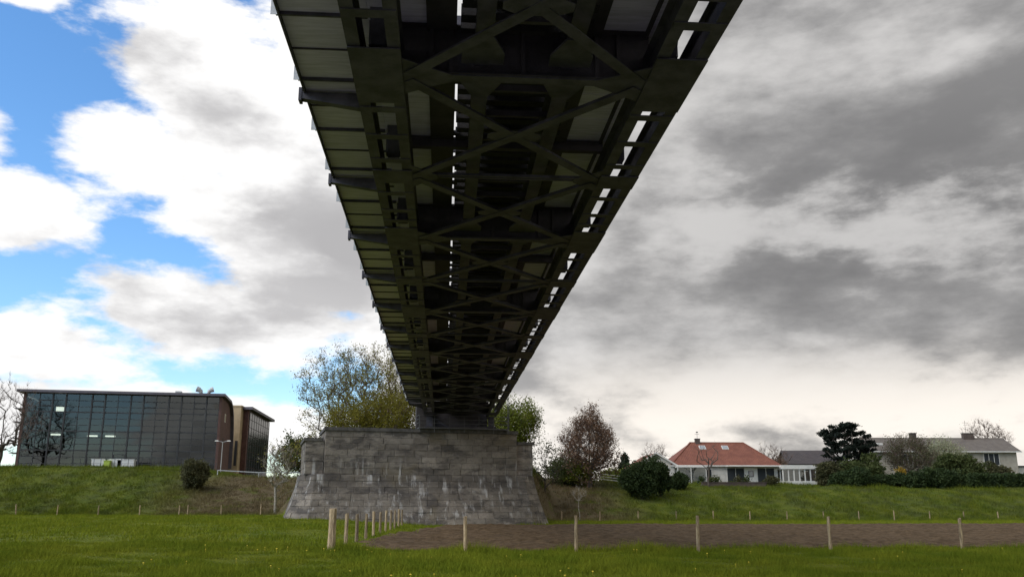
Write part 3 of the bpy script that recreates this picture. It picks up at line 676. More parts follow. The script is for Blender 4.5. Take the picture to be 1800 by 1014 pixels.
tree('leafy_shrub', 'dark green shrub on the mound next to the abutment', 'shrub', at(992,124), 124, 3.4, 2.5, .1, .12, 140, L_MID, 6000, .16, .35, 5, .4)
tree('leafy_shrub', 'fresh green shrub at the foot of the brown tree', 'shrub', at(1020,123), 123, 3.2, 2.2, .1, .12, 120, L_GRN, 4500, .15, .35, 4, .4)
tree('hedge_bush', 'clipped yellow green bush behind the white board fence', 'bush', at(1078,139), 139, 2.0, 2.2, .1, .1, 80, L_GRN, 2600, .2, .3, 2, .3)
for k, (x_, y_) in enumerate(((-33, 214), (-28, 234), (-23, 256))):  # trees added so the brick wing's panes mirror something dark
    tree('reflection_tree', 'leafy green tree added far back for its reflection in the wing glass', 'tree', x_, y_, 11.5+1.5*k, 5.5, 1.5, .35, 260, L_MID, 9000, .32, .6, 3, .6, 'trees added for the wing reflection')
# conifers and garden
def conifer(name, label, x, y, ht, r_, leaf, n=150):
    z = h(x, y); T = thing(name, label, 'tree', (x, y, z))
    P = []
    for _ in range(n):
        f = random.random()**.8; a = random.uniform(0, 6.28); rr = r_*(1-f)**.8*random.uniform(.55,1.1)+.1; P.append((rr*math.cos(a), rr*math.sin(a), .5+(ht-.5)*f - .12*rr))
    nodes, par, rd, tipn = skeleton((0,0,-.3), (0,0,ht-.1), np.array(P), .16, .6, -.1)
    link('trunk', wood_mesh('trunk', nodes, par, rd), BARK, T)
    tp = nodes[tipn]; c = np.repeat(tp, 26, 0); c = c*np.array([1,1,1]) - c*np.array([1,1,0])*(rng.random(len(c))**1.5*.6)[:,None] + rng.normal(0, .16, c.shape)
    link('crown', quads('crown', c, .22, .3, 2.2), leaf, T)
conifer('spruce_tree', 'small dark conifer behind the low roofed annexe', at(1100,150), 150, 5.2, 2.0, L_CON)
def cedar(x, y):
    z = h(x, y); T = thing('cedar_tree', 'dark spreading cedar with layered ragged branches beside the grey roof', 'tree', (x, y, z))
    pads = []
    for k in range(95):
        f = random.random(); zz = 2.4 + 7.2*f; rr = 4.7*math.sin(math.pi*(.16+.72*f))**.8*random.uniform(.35,1.05); a = random.uniform(0, 6.28)
        pads.append((rr*math.cos(a), rr*math.sin(a), zz + .12*rr))
    pads = np.array(pads); nodes, par, rd, tipn = skeleton((0,0,-.3), (.2,0,8.2), pads, .34, .8, .4)
    link('trunk', wood_mesh('trunk', nodes, par, rd), BARK, T)
    c = np.repeat(nodes[tipn], 130, 0); f_ = rng.random(len(c))[:,None]; c = c*np.array([1,1,1]) - c*np.array([.28,.28,.02])*f_; o = rng.normal(0, 1, c.shape)*np.array([.30,.30,.13])*(.6+f_); 
    link('crown', quads('crown', c+o, .24, .3, 2.2), L_CED, T)
cedar(at(1493,141), 141)
def bush(name, label, x, y, rx, ry, ht, leaf, n, ls=.22, group=None, cat='bush', zoff=0):
    z = h(x, y)+zoff; T = thing(name, label, cat, (x, y, z), 0, group)
    k = 60; P = crown_pts(k, (0,0,ht*.5), (rx*.7, ry*.7, ht*.42), .2)
    nodes, par, rd, tipn = skeleton((0,0,-.2), (0,0,ht*.55), P, .09, .5, .5); link('trunk', wood_mesh('trunk', nodes, par, rd), BARK, T)
    m_ = 22; cs = crown_pts(m_, (0,0,ht*.48), (rx*.74, ry*.74, ht*.36), .3, lob=.3); m_ = len(cs); parts = []
    for q in cs:
        k2 = int(n*1.9/m_); sc = random.uniform(.26,.46); e = crown_pts(k2, q, (rx*sc+.15, ry*sc+.15, ht*.5*sc+.15), .55, lob=.35); parts.append(e)
    allp = np.concatenate(parts) + rng.normal(0, .07, (sum(map(len, parts)), 3)); allp = allp[allp[:,2] > 0]
    link('crown', quads('crown', allp, ls), leaf, T)
bush('laurel_bush', 'big rounded dark evergreen bush in front of the annexe', at(1130,117.5), 117.5, 2.7, 2.2, 5.3, L_DRK, 11000, .18)
bush('laurel_bush', 'narrow dark evergreen bush pressed against the big rounded one', at(1162,119), 119, 1.25, 1.3, 4.9, L_DRK, 6000, .17)
bush('garden_bush', 'low trimmed dark bush beneath the glazed porch', at(1195,124), 124, 1.3, 1.2, 2.2, L_DRK, 4500, .17)
bush('bank_bush', 'lone olive green bush on the dike before the glass building', at(338,116.5), 116.5, 1.75, 1.7, 4.1, L_OLV, 7000, .16)
bush('conservatory_shrub', 'small shrub between the brick terrace and the conservatory', at(1357,134), 134, 1.1, .9, 1.7, L_OLV, 1500, .16)
G5 = 'shrubs on the bank before the grey roofed house'
bush('bank_shrub', 'olive brown shrub beside the conservatory', at(1462,134), 134, 2.4, 1.8, 4.2, L_OLV, 5500, .2, G5)
bush('bank_shrub', 'wide mid green shrub below the cedar', at(1525,133), 133, 4.0, 2.2, 5.2, L_MID, 9500, .22, G5)
bush('bank_shrub', 'tall green shrub in front of the white house wall', at(1692,134), 134, 3.6, 2.4, 5.6, L_MID, 9500, .22, G5)
bush('bank_shrub', 'olive green shrub beside the lower white windows', at(1762,138), 138, 2.2, 1.7, 3.6, L_OLV, 4500, .2, G5)
bush('forsythia_bush', 'small orange yellow flowering bush below the twiggy grey willow', at(1590,137), 137, 1.0, .8, 2.6, L_YEL, 700, .13)
for k, px in enumerate((1640, 1668)): bush('under_shrub', 'low dark undergrowth along the top of the bank', at(px,128+k), 128+k, 2.4, 1.6, 2.9, L_DRK, 3500, .2, 'dark undergrowth on the bank')
for k, px in enumerate((1480, 1515, 1550, 1585, 1615)): bush('under_shrub', 'low dark undergrowth along the top of the bank', at(px,130.5-1.6*((k*2) % 3)), 130.5-1.6*((k*2) % 3), 1.7+.5*(k % 3), 1.3, 1.7+.5*((k+1) % 3), L_DRK, 2600, .2, 'dark undergrowth on the bank')
hd = thing('dark_hedge', 'long dark clipped hedge in front of the lower white windows', 'hedge', (at(1778,127.5), 127.5, h(at(1778,127.5), 127.5)))
hp = rng.random((15000,3))*np.array([13,2.2,1.9]) - np.array([6.5,1.1,.1]) + rng.normal(0,.1,(15000,3)); link('crown', quads('crown', hp[hp[:,2] > 0], .20), L_DRK, hd)
link('trunk', MB().tube((-5,0,-.2),(-5,0,2),.05,.03).tube((0,0,-.2),(0,0,2),.05,.03).tube((5,0,-.2),(5,0,2),.05,.03).mesh('trunk'), BARK, hd)
tree('willow_tree', 'twiggy grey brown willow with fan of branches before the white wall', 'tree', at(1607,140), 140, 7.4, 3.7, 1.4, .24, 520, L_OLV, 9000, .11, .28, 12, .7, shape=.25, upbias=2.2, rx=3.7)
tree('blossom_tree', 'white blossoming shrub tree in front of the grey roof', 'tree', at(1665,143), 143, 7.2, 3.6, 1.0, .2, 300, L_WHT, 11000, .13, .38, 5, .6)
tree('birch_tree', 'bare drooping birch rising behind the grey roof ridge', 'tree', at(1750,170), 170, 13.2, 4.2, 5.5, .26, 420, L_BRN, 900, .10, .3, 10, .8, bark=BARK, twr=.014)
tree('bare_tree', 'bare twiggy tree behind the red roof beside the dark gable', 'tree', at(1358,158), 158, 7.6, 3.4, 1.5, .22, 300, None, 0, twigs=9, twl=.7)
tree('bare_tree', 'bare thin tree showing above the annexe roof', 'tree', at(1156,160), 160, 8.0, 2.4, 3, .14, 150, None, 0, twigs=7, twl=.7)
tree('bare_tree', 'bare treetop over the middle of the grey roof', 'tree', at(1585,175), 175, 9.6, 2.2, 4, .14, 90, None, 0, twigs=6, twl=.7)
bush('far_bush', 'brown bushy tree crown next to the dark gabled roof', at(1375,156), 156, 2.0, 1.6, 6.0, L_BRN, 2500, .18)
tree('pollard_tree', 'pollarded bare young tree on the lawn before the bungalow', 'tree', at(1247,131), 131, 7.0, 2.3, 3.0, .15, 26, None, 0, twigs=4, twl=.8, seg=.6, upbias=2., shape=.4)
tree('bare_tree', 'bare pale stemmed tree on the dry bank near the abutment', 'tree', at(486,104), 104, 8.0, 1.9, 2.4, .15, 150, L_OAK, 350, .1, .3, 7, .6, bark=BARKL)
tree('bare_sapling', 'slender pale sapling on the dry bank between abutment and bungalow', 'tree', at(1018,105.5), 105.5, 4.2, .8, 2.0, .05, 40, None, 0, twigs=5, twl=.4, bark=BARKL)
tree('bare_tree', 'large bare tree at the outer end of the glass building', 'tree', at(-12,140), 140, 12.5, 5.0, 1.5, .3, 420, None, 0, twigs=9, twl=.9)
tree('bare_tree', 'bare shrub tree beyond the end of the brick wing', 'tree', at(487,150), 150, 5.6, 2.4, .6, .12, 150, L_OAK, 300, .1, .3, 7, .6)

# ------------------------------------------------------------------ rails, lamps on the dike
def guard(name, label, x0, x1, Y, z, sp_, rails, m, hh):
    T = thing(name, label, 'railing', (x0, Y, h(x0, Y)))
    n = int((x1-x0)/sp_)
    zb = [h(x0+(x1-x0)*k/n, Y)-h(x0, Y) for k in range(n+1)]
    for k in range(n+1): X = (x1-x0)*k/n; MB().box(X-.05, X+.05, -.05, .05, zb[k]-.3, zb[k]+hh).build('post', m, T)
    for f in rails:
        for k in range(n): MB().beam(((x1-x0)*k/n, -.07, zb[k]+f), ((x1-x0)*(k+1)/n, -.07, zb[k+1]+f), .05, .12).build('rail', m, T)
guard('guard_rail', 'grey steel guard rail along the dike road by the brown tree', at(944,124), at(1046,124), 124, 0, 3.5, (.75,), GALV, .8)
guard('guard_rail', 'thin grey guard rail above the dry bank before the brick wing', at(378,126), at(524,126), 126, 0, 4., (.72,), GALV, .75)
guard('board_fence', 'white board fence with three rails beside the big evergreen bush', at(1049,127), at(1098,127), 127, 0, 2.2, (.3,.65,1.0), WHITE, 1.1)
lp = thing('street_lamp', 'slim double headed lamp post at the corner of the glass building', 'lamp', (at(383,146), 146, h(at(383,146), 146)))
MB().tube((0,0,-.2), (0,0,5.0), .07, .05, 8).build('pole', GALV, lp)
for s in (-1, 1):
    MB().beam((0,0,4.95), (s*.7,0,5.15), .06, .06).build('arm', GALV, lp); MB().hexa([(s*.95-.3,-.15,5.08), (s*.95+.3,-.15,5.08), (s*.95+.3,.15,5.08), (s*.95-.3,.15,5.08)], [(s*.95-.22,-.1,5.24), (s*.95+.22,-.1,5.24), (s*.95+.22,.1,5.24), (s*.95-.22,.1,5.24)]).build('lamp_head', WHITE, lp)

# ------------------------------------------------------------------ glass office building
def build_office():
    X0, Xn, Ya, Yb = -68.8, -37.9, 150.0, 153.8; ang = math.atan2(Yb-Ya, Xn-X0); Wd = math.hypot(Xn-X0, Yb-Ya); zb = 7.4; HT = 12.4; D = 17.
    B = thing('office_building', 'long glass fronted office building with curved metal roof edge', 'building', (X0, Ya, zb), ang)
    box('floor_slab', mat('slab', (.16,.16,.16), .9), B, .3, Wd-.3, .45, D-.3, -1.2, .05)
    for z in (3.1, 6.2, 9.3): box('floor_slab', mat('slab', (.16,.16,.16)), B, .3, Wd-.42, .45, 8.0, z-.18, z+.12)
    box('inner_wall', mat('inner', (.10,.105,.105), .9, .3, .6), B, .4, Wd-.42, 7.6, 7.8, .05, HT)
    # curtain wall grid
    cols = []; x = .45; u = (Wd-.9)/15.
    cx = [.45+u*k for k in range(16)]; thick = {2,3,5,6,8,9,11,12,14}
    rows = [0, .95, 2.05, 3.1, 4.1, 5.15, 6.2, 7.2, 8.25, 9.3, 10.2, 11.2, 12.25]; big = {3, 6, 9}
    pm = MB().box(0, 1, 0, 1, 0, 1).mesh('pane'); pm.materials.append(GLASS)
    for i in range(15):
        for j in range(12):
            o = link('pane', pm, None, B, (cx[i]+.01, .10+random.uniform(-.004,.004), rows[j]+.01)); o.scale = (cx[i+1]-cx[i]-.02, .02, rows[j+1]-rows[j]-.02)
            o.rotation_euler = (random.uniform(-.004,.004), 0, random.uniform(-.004,.004))
    for i, x in enumerate(cx): w_ = .11 if i in thick else .05; MB().box(x-w_, x+w_, .02-(.1 if i in thick else 0), .09, 0, 12.25).build('mullion', DARKF, B)
    for j, z in enumerate(rows): w_ = .10 if j in big else .045; MB().box(.4, Wd-.4, .035, .095, z-w_, z+w_).build('transom', DARKF, B)
    for i, j in ((1,10),(5,10),(9,10),(13,10)): MB().box(cx[i]+.1, cx[i+1]-.1, -.03, .03, rows[j]+.05, rows[j+1]-.05).build('opening_frame', DARKF, B) if False else None
    for i in (1,5,9,13):
        a, b, c, d = cx[i]+.05, cx[i+1]-.05, rows[10]+.05, rows[11]-.02
        MB().box(a, b, -.03, .03, c, c+.09).box(a, b, -.03, .03, d-.09, d).box(a, a+.08, -.03, .03, c+.09, d-.09).box(b-.08, b, -.03, .03, c+.09, d-.09).build('window_frame', DARKF, B)
    MB().box(cx[7]+.1, cx[7]+.2, -.04, .03, 0, 2.4).box(cx[8]-.2, cx[8]-.1, -.04, .03, 0, 2.4).box(cx[7]+.1, cx[8]-.1, -.04, .03, 2.4, 2.52).build('door_frame', DARKF, B)
    lit = bpy.data.materials.new('ceiling_lamp'); lit.use_nodes = True; p = lit.node_tree.nodes['Principled BSDF']; p.inputs['Emission Color'].default_value = (1,.95,.85,1); p.inputs['Emission Strength'].default_value = 5.
    for cxp, z, w_ in ((5.1,9.95,1.1),(10.6,5.6,1.5),(13.4,5.6,1.5),(4.9,5.75,1.4)): box('ceiling_lamp', lit, B, cxp-w_/2, cxp+w_/2, 2.0, 2.5, z-.35 if z > 9 else z-.1, z+.35 if z > 9 else z+.12)
    # pillars, brick end wall, curved roof
    box('corner_pier', BRICK, B, 0, .4, 0, .6, -1.2, 12.3); box('end_wall_outer', BRICK, B, 0, .3, .6, D, -1.2, 11.6)
    prof = [(0, -1.2), (0, 12.25), (9.5, 12.25), (12, 11.7), (14, 10.4), (15.4, 8.4), (16.2, 6.0), (16.4, -1.2)]
    mb = MB(); a = [(Wd-.4, y, z) for y, z in prof]; b = [(Wd, y, z) for y, z in prof]
    mb.face(a[::-1]); mb.face(b)
    for k in range(len(prof)): k2 = (k+1) % len(prof); mb.face([a[k], a[k2], b[k2], b[k]])
    mb.build('end_wall', BRICK, B)
    MB().box(Wd-.02, Wd+.04, 5.2, 6.9, 8.6, 10.0).build('window', WHITE, B); MB().box(Wd+.03, Wd+.06, 5.35, 6.75, 8.75, 9.85).build('pane', GLASSW, B)
    MB().box(Wd-.02, Wd+.03, 4.6, 6.6, 3.9, 5.7).build('louvre', BROWNB, B)
    rp = [(-1.0, 12.35), (9.6, 12.35), (12.2, 11.8), (14.3, 10.45), (15.75, 8.4), (16.6, 6.0), (16.75, 1.0)]
    mb = MB()
    for (y0, z0), (y1, z1) in zip(rp[:-1], rp[1:]):
        d = Vector((y1-y0, z1-z0)).normalized(); n_ = Vector((-d.y, d.x))*.42
        if n_.y < 0 and n_.x < 0: n_ = -n_
        n_ = Vector((abs(n_.x), abs(n_.y))); e0 = -.9; e1 = Wd+.55
        mb.hexa([(e0,y0,z0), (e1,y0,z0), (e1,y1,z1), (e0,y1,z1)], [(e0,y0+n_.x*(y0 > 0),z0+n_.y), (e1,y0+n_.x*(y0 > 0),z0+n_.y), (e1,y1+n_.x,z1+n_.y), (e0,y1+n_.x,z1+n_.y)])
    rf = mb.build('roof', FASCIA, B)
    MB().box(Wd-8.2, Wd-7.2, 3, 4, 12.75, 13.5).build('roof_unit', GALV, rf); MB().box(Wd-6, Wd-.5, 4, 7, 12.75, 13.15).build('roof_unit', FASCIA, rf)
    for s, x in ((-1, Wd-4.2), (1, Wd-3.0)):
        m = MB(); pr = [Vector((x, 5, 13.1)), Vector((x, 5, 13.6)), Vector((x+s*.25, 5, 14.0)), Vector((x+s*.8, 5, 14.2))]
        for q in range(3): m.tube(pr[q], pr[q+1], .22+.1*q, .26+.12*q, 10)
        m.build('vent_cowl', GALV, rf)
    for z in (2.6, 5.0, 7.6, 9.8): MB().box(-1.5, 0, 1.0, 4, z, z+.10).build('sun_fin', FASCIA, B)
    return B
build_office()
st = thing('stair_tower', 'tan rendered stair tower between glass office and brick wing', 'building', (-39.6, 171.5, 7.0))
MB().box(-1.7, 1.0, 0, 5, -2, 13.0).build('wall', TAN, st); MB().box(-1.8, 1.1, -.1, 5.1, 13.0, 13.25).build('parapet', TAN, st); MB().box(.3, .8, -.06, -.01, 2, 6.6).build('window', DARKF, st)
def build_wing():
    W_ = thing('brick_wing', 'dark brick wing with receding glass front beside the tan tower', 'building', (-40.2, 174, 7.0))
    a, b, c, d = (0,0), (2.6,-.6), (1.9, 24), (-7, 24)   # near-left, near-right, far-right, far-left
    MB().prism([a, b, c, d], -2, 12.6).build('wall', BRICK, W_)
    bx, cx_ = Vector((*b,0)), Vector((*c,0)); dr = (cx_-bx).normalized(); n_ = Vector((dr.y, -dr.x, 0)); L = (cx_-bx).length
    for i in range(9):
        for j in range(8):
            p0 = bx + dr*(1.2+(L-1.6)*i/9+.06); p1 = bx + dr*(1.2+(L-1.6)*(i+1)/9-.06); z0, z1 = .4+1.5*j+.05, .4+1.5*(j+1)-.05
            MB().hexa([p0+n_*.02+Vector((0,0,z0)), p0+n_*.10+Vector((0,0,z0)), p1+n_*.10+Vector((0,0,z0)), p1+n_*.02+Vector((0,0,z0))], [p0+n_*.02+Vector((0,0,z1)), p0+n_*.10+Vector((0,0,z1)), p1+n_*.10+Vector((0,0,z1)), p1+n_*.02+Vector((0,0,z1))]).build('pane', GLASSW if False else mat('mirror_glass', (.022,.026,.03), .15, .1, spec=.06), W_)
    for i in range(10):
        p0 = bx + dr*(1.2+(L-1.6)*i/9); MB().beam(p0+n_*.08+Vector((0,0,.4)), p0+n_*.08+Vector((0,0,12.4)), .12, .14).build('mullion', DARKF, W_)
    e = [(-.5,-.9), (3.5,-1.6), (c[0]+1.0, 24.8), (-7.5, 24.8)]
    MB().prism(e, 12.6, 13.1).build('roof', FASCIA, W_)
build_wing()
wc = mat('white_plastic', (.7,.7,.68), .5, .05)
for k, (px, w_) in enumerate(((168,3.6),(193,3.6),(215,3.8))):
    T = thing('storage_box', 'low white storage box at the foot of the glass front', 'box', (at(px,146), 146, h(at(px,146), 146)), 0, 'white boxes by the glass front')
    MB().box(-w_*.33, w_*.33, -.5, .5, -.1, 1.25).build('body', wc, T); MB().box(-w_*.35, w_*.35, -.55, .55, 1.25, 1.36).build('lid', wc, T)
T = thing('storage_box', 'yellow green box standing between the white boxes', 'box', (at(181,145), 145, h(at(181,145), 145)))
MB().box(-.45, .45, -.4, .4, -.1, .95).build('body', mat('lime_plastic', (.35,.45,.05), .5, .05), T); MB().box(-.5, .5, -.45, .45, .95, 1.05).build('lid', mat('lime_plastic', (.35,.45,.05)), T)
fe = thing('metal_fence', 'dark thin barred fence in front of the glass building', 'fence', (at(120,145), 145, h(at(120,145),145)))
fl = at(375,145)-at(120,145)
for k in range(22): X = fl*k/21; zz = h(at(120,145)+X,145)-h(at(120,145),145); MB().box(X-.03, X+.03, -.03, .03, zz-.2, zz+1.6).build('post', DARKF, fe)
for z in (.8, 1.55): MB().box(0, fl, -.02, .02, z-.02, z+.02).build('rail', DARKF, fe)

# ------------------------------------------------------------------ houses
def uv_roof(name, faces, m, parent):            # faces: list of 3D polygons; uv: u along eave (first edge), v up slope
    me = bpy.data.meshes.new(name); vs_ = []; fs = []
    for f in faces: i = len(vs_); vs_ += [tuple(p) for p in f]; fs.append(tuple(range(i, i+len(f))))
    me.from_pydata(vs_, [], fs); uv = me.uv_layers.new(); li = 0
    for f in faces:
        P_ = [Vector(p) for p in f]; u = (P_[1]-P_[0]).normalized(); n_ = (P_[1]-P_[0]).cross(P_[2]-P_[0]).normalized(); v = n_.cross(u)
        for p in P_: uv.data[li].uv = ((p-P_[0]).dot(u), (p-P_[0]).dot(v)); li += 1
    me.update(); o = link(name, me, m, parent); md = o.modifiers.new('thickness', 'SOLIDIFY'); md.thickness = .12; md.offset = -1; return o
def window(parent, x0, x1, z0, z1, y=0., panes=1, fr=None, dark=True, depth=.10):
    fr = fr or WHITE; f = MB(); t = .07
    f.box(x0, x1, y-.05, y+.04, z0, z0+t).box(x0, x1, y-.05, y+.04, z1-t, z1).box(x0, x0+t, y-.05, y+.04, z0+t, z1-t).box(x1-t, x1, y-.05, y+.04, z0+t, z1-t)
    for k in range(1, panes): x = x0+(x1-x0)*k/panes; f.box(x-t/2, x+t/2, y-.05, y+.04, z0+t, z1-t)
    w_ = f.build('window', fr, parent)
    for k in range(panes):
        a, b = x0+(x1-x0)*k/panes+t*.7, x0+(x1-x0)*(k+1)/panes-t*.7
        MB().box(a, b, y-.012, y+.002, z0+t, z1-t).build('pane', mat('dark_pane', (.02,.024,.026), .06, .2, spec=.9) if dark else mat('pale_pane', (.20,.21,.21), .06, .2, spec=.9), w_)
    return w_
def build_bungalow():
    B = thing('bungalow', 'white bungalow with red tiled hipped roof and two skylights', 'house', (35.6, 138, 5.0), R(-1.5))
    Wd, D, E = 16.6, 10., 2.95
    MB().box(0, Wd, 0, D, -.8, E).build('wall', RENDER, B)
    o = .45; rl, rr, rz, ry = (4.2, 5.0), (12.9, 5.0), 6.7, 5.0
    a, b, c, d = (-o,-o,E-.12), (Wd+o,-o,E-.12), (Wd+o,D+o,E-.12), (-o,D+o,E-.12); r1, r2 = (rl[0],ry,rz), (rr[0],ry,rz)
    rf = uv_roof('roof', [[a,b,r2,r1], [b,c,r2], [c,d,r1,r2], [d,a,r1]], TILER, B)
    MB().beam(r1, r2, .22, .16).build('ridge_tiles', TILER, rf)
    for p, q in ((a, r1), (b, r2)): MB().beam(Vector(p)+Vector((0,0,.04)), Vector(q)+Vector((0,0,.04)), .2, .12).build('hip_tiles', TILER, rf)
    MB().box(-o-.1, Wd+o+.1, -o-.16, -o-.02, E-.30, E-.10).build('gutter', WHITE, rf)
    sl = (rz-E+.12)/(ry+o)
    for x in (5.3, 9.0):
        yy = 2.95; f = lambda y: E-.12+sl*(y+o)
        n_ = Vector((0,-sl,1)).normalized()
        def sk(x0, x1, y0, y1, lift, mt, nm, par):
            q = [Vector((x0,y0,f(y0))), Vector((x1,y0,f(y0))), Vector((x1,y1,f(y1))), Vector((x0,y1,f(y1)))]
            return MB().hexa([p+n_*(-.05) for p in q], [p+n_*lift for p in q]).build(nm, mt, par)
        s = sk(x, x+1.05, 3.3, 4.15, .10, WHITE, 'skylight', rf); sk(x+.1, x+.95, 3.4, 4.05, .125, mat('sky_pane', (.30,.32,.33), .08, .1, spec=.9), 'pane', s)
    ch = MB().box(5.0, 5.75, 4.6, 5.3, 6.0, 7.25).build('chimney', BRICKD, rf); MB().box(4.93, 5.82, 4.53, 5.37, 7.25, 7.33).build('cap', COPING, ch)
    MB().box(5.36, 5.40, 4.93, 4.97, 7.33, 8.5).box(5.0, 5.75, 4.94, 4.96, 8.05, 8.09).box(5.2, 5.55, 4.935, 4.965, 8.3, 8.45).build('weather_vane', DARKF, ch)
    # annexe
    z1 = 4.65; ea = 2.95; f1 = [(-5.6,-.6), (.25,-.6), (.25,10.5), (-5.6,10.5)]
    mb = MB(); g = [(-5.5,-.3,-.8), (.2,-.3,-.8), (.2,-.3,ea), (-2.65,-.3,z1-.1), (-5.5,-.3,ea)]; k_ = [(x,10.3,z) for x,_,z in g]
    mb.face(g); mb.face(k_[::-1])
    for i in range(5): j = (i+1) % 5; mb.face([g[j], g[i], k_[i], k_[j]])
    mb.build('annexe_wall', RENDER, B)
    ra = uv_roof('annexe_roof', [[(-6.0,10.6,ea-.2), (-6.0,-.7,ea-.2), (-2.65,-.7,z1+.1), (-2.65,10.6,z1+.1)], [(.7,-.7,ea-.2), (.7,10.6,ea-.2), (-2.65,10.6,z1+.1), (-2.65,-.7,z1+.1)]], TILER, B)
    for x in (-6.0, .7): MB().beam((x,-.76,ea-.26), (-2.65,-.76,z1+.04), .06, .24).build('verge_board', WHITE, ra)
    # glazed porch
    P_ = MB(); 
    for x in (.35, 2.4, 4.75): P_.box(x-.06, x+.06, -1.9, -1.78, -.1, 2.45)
    P_.box(.25, 4.85, -1.95, 0, 2.45, 2.62).box(.25, 4.85, -1.93, -1.75, .0, .12); P_.box(4.69, 4.81, -1.75, -.02, 0, .1)
    po = P_.build('porch', WHITE, B)
    for a_, b_ in ((.42, 2.33), (2.47, 4.68)): MB().box(a_, b_, -1.86, -1.84, .13, 2.44).build('pane', GLASSW, po)
    window(B, 1.9, 3.4, .9, 2.2, -.03, 2, dark=False)
    # doors, windows
    d_ = MB().box(5.05, 6.25, -.06, .02, 0, 2.45).build('door', WHITE, B); MB().box(5.25, 6.05, -.09, -.061, .15, 2.2).build('pane', mat('dark_pane', (.02,.024,.026)), d_)
    window(B, 8.5, 11.3, .15, 2.5, -.03, 2); window(B, 13.3, 16.1, .15, 2.5, -.03, 2)
    MB().box(11.32, 13.25, -.09, -.02, .3, 2.55).build('panel', WHITE, B); window(B, 11.9, 12.7, 1.1, 2.05, -.11, 1, DARKF, False)
    MB().box(8.3, 16.4, -1.5, -.02, 2.62, 2.72).build('canopy', WHITE, B)
    # conservatory
    c0, c1 = 16.9, 22.1
    MB().box(c0, c1, -1.5, 3.5, -.6, -.25).build('conservatory_base', DARKF, B); MB().box(c0-.1, c1+.1, -1.6, 3.6, -.25, .45).build('conservatory_plinth', WHITE, B)
    MB().box(c0-.2, c1+.2, -1.7, 3.7, 2.25, 2.85).build('conservatory_roof', WHITE, B)
    n = 6
    for k in range(n+1): x = c0+(c1-c0)*k/n; MB().box(x-.09, x+.09, -1.5, -1.36, .45, 2.25).build('conservatory_post', WHITE, B)
    for k in range(n): x = c0+(c1-c0)*k/n; MB().box(x+.1, x+(c1-c0)/n-.1, -1.44, -1.42, .47, 2.23).build('pane', GLASSW, B)
    for y in (-.2, 1.2, 2.6): MB().box(c0-.05, c0+.07, y-.09, y+.09, .45, 2.25).build('conservatory_post', WHITE, B)
    MB().box(c0+.3, c1-.3, 3.2, 3.4, -.2, 2.25).build('conservatory_back', mat('curtain', (.30,.29,.27), .9, .2), B)
build_bungalow()
T = thing('terrace_wall', 'low brown brick terrace wall in front of the bungalow', 'wall', (at(1293,133.5), 133.5, 4.2))
MB().box(-5.0, 4.9, -.25, .25, -1.4, .92).build('wall', BRICKD, T); MB().box(-5.1, 5.0, -.32, .32, .92, 1.0).build('coping', BRICKD, T)
MB().box(-5.0, 4.9, .26, 3.8, -1.0, .6).build('terrace', mat('paving', (.16,.14,.12), .9, .2), T)
for k, (px, c) in enumerate(((1236, L_DRK), (1254, L_MID), (1262, L_MID), (1300, L_OLV), (1315, L_MID))):
    T = thing('potted_plant', ['dark potted plant at the glazed porch', 'small potted plant by the white wall', 'leafy potted plant by the white wall', 'olive potted plant before the window', 'leafy potted plant before the panel'][k], 'plant', (at(px,135.6), 135.6, 4.82))
    MB().tube((0,0,0), (0,0,.35), .16, .22, 10).build('pot', BRICKD, T); link('leaves', quads('leaves', rng.normal(0,1,(220,3))*np.array([.28,.28,.28])+np.array([0,0,.75]), .16), c, T)

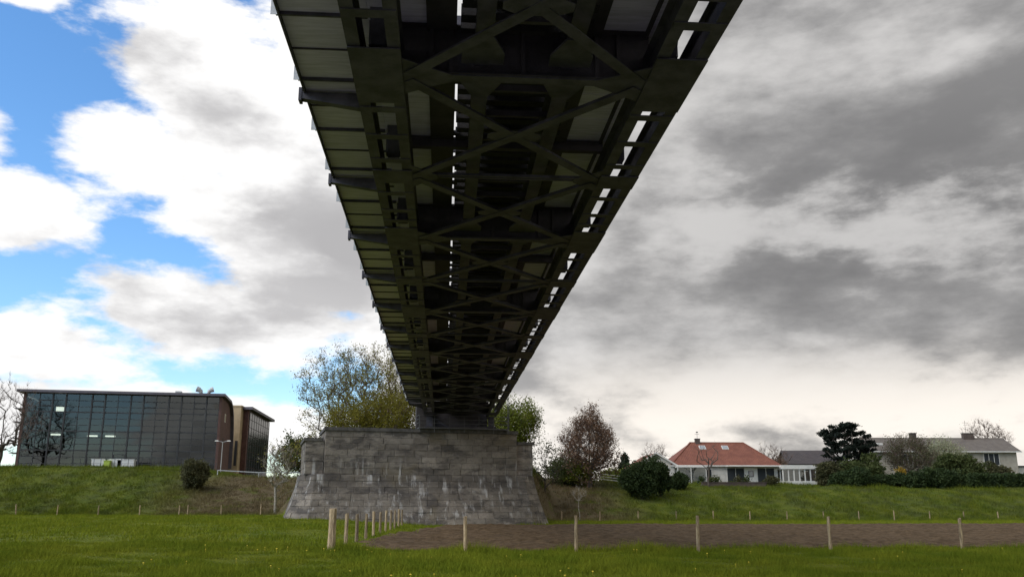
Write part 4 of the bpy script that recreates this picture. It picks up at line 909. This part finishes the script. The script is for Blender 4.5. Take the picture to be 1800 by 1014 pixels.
def build_house2():
    B = thing('white_house', 'long white two storey house with grey tiled roof', 'house', (74.5, 152, 5.0), R(-2.5))
    Wd, D, E, RZ = 26.2, 9., 6.3, 8.6
    MB().box(0, Wd, 0, D, -.8, E).build('wall', RENDG, B)
    mb = MB(); mb.face([(0.003,0,E), (0.003,D,E), (0.003,D/2,RZ-.15)]); mb.face([(Wd-.003,D,E), (Wd-.003,0,E), (Wd-.003,D/2,RZ-.15)]); mb.build('gable', RENDER, B)
    o = .6; s = (RZ-E)/(D/2); ez = E-s*o+.05
    rf = uv_roof('roof', [[(-o,-o,ez), (Wd+o,-o,ez), (Wd+o,D/2,RZ), (-o,D/2,RZ)], [(Wd+o,D+o,ez), (-o,D+o,ez), (-o,D/2,RZ), (Wd+o,D/2,RZ)]], TILEG, B)
    MB().beam((-o,D/2,RZ+.02), (Wd+o,D/2,RZ+.02), .25, .14).build('ridge_tiles', TILEG, rf); MB().box(-o, Wd+o, -o-.16, -o-.02, ez-.22, ez-.03).build('gutter', WHITE, rf)
    for x, w_ in ((9.6, 1.0), (19.3, 1.9)): c = MB().box(x, x+w_, D/2-.5, D/2+.3, RZ-.5, RZ+.85).build('chimney', BRICKD, rf); MB().box(x-.08, x+w_+.08, D/2-.58, D/2+.38, RZ+.85, RZ+.95).build('cap', COPING, c)
    MB().box(20.0, 20.04, D/2-.1, D/2-.06, RZ+.9, RZ+3.2).box(19.5, 20.6, D/2-.1, D/2-.07, RZ+2.8, RZ+2.84).box(19.7, 20.4, D/2-.1, D/2-.07, RZ+2.4, RZ+2.44).build('aerial', DARKF, rf)
    MB().box(2.2, 3.2, 1.6, 2.5, E+.9, E+1.25).build('skylight', WHITE, rf)
    window(B, 20.2, 23.0, 3.6, 5.7, -.03, 3); window(B, 22.6, 24.4, .2, 2.3, -.03, 2); window(B, 14.0, 16.5, 3.8, 5.5, -.03, 3); window(B, 5, 7.5, 3.8, 5.5, -.03, 3); window(B, 10, 12.5, .6, 2.2, -.03, 2)
    # lower extension at the far end
    MB().box(Wd+.01, Wd+6, 2, 8, -.8, 3.4).build('extension', RENDER, B); MB().box(Wd+.02, Wd+6.2, 1.8, 8.2, 3.4, 3.65).build('extension_roof', DARKF, B); window(B, Wd+.4, Wd+2.6, .2, 2.3, 1.97, 2)
build_house2()
def build_barn():
    B = thing('dark_gabled_house', 'dark brown gabled house between bungalow and cedar', 'house', (at(1392,162), 162, 5.0), R(-8))
    MB().box(0, 9, 0, 9, -.8, 4.4).build('wall', BRICKD, B)
    mb = MB(); mb.face([(.003,9,4.4), (.003,0,4.4), (.003,4.5,6.9)]); mb.face([(8.997,0,4.4), (8.997,9,4.4), (8.997,4.5,6.9)]); mb.build('gable', BRICKD, B)
    uv_roof('roof', [[(-.3,-.4,4.2), (9.3,-.4,4.2), (9.3,4.5,6.95), (-.3,4.5,6.95)], [(9.3,9.4,4.2), (-.3,9.4,4.2), (-.3,4.5,6.95), (9.3,4.5,6.95)]], TILED, B)
    window(B, 5.5, 7.5, 1.2, 2.8, -.03, 2)
build_barn()
T = thing('garden_fence', 'dark weathered board fence behind the twiggy willow', 'fence', (at(1625,141), 141, 5.0))
for k in range(26): MB().box(-4.5+k*.36, -4.5+k*.36+.33, -.02, .02, -.6, 1.7+random.uniform(-.03,.03)).build('board', BROWNB, T)
for z in (.3, 1.3): MB().box(-4.5, 4.85, .021, .06, z-.05, z+.05).build('rail', BROWNB, T)
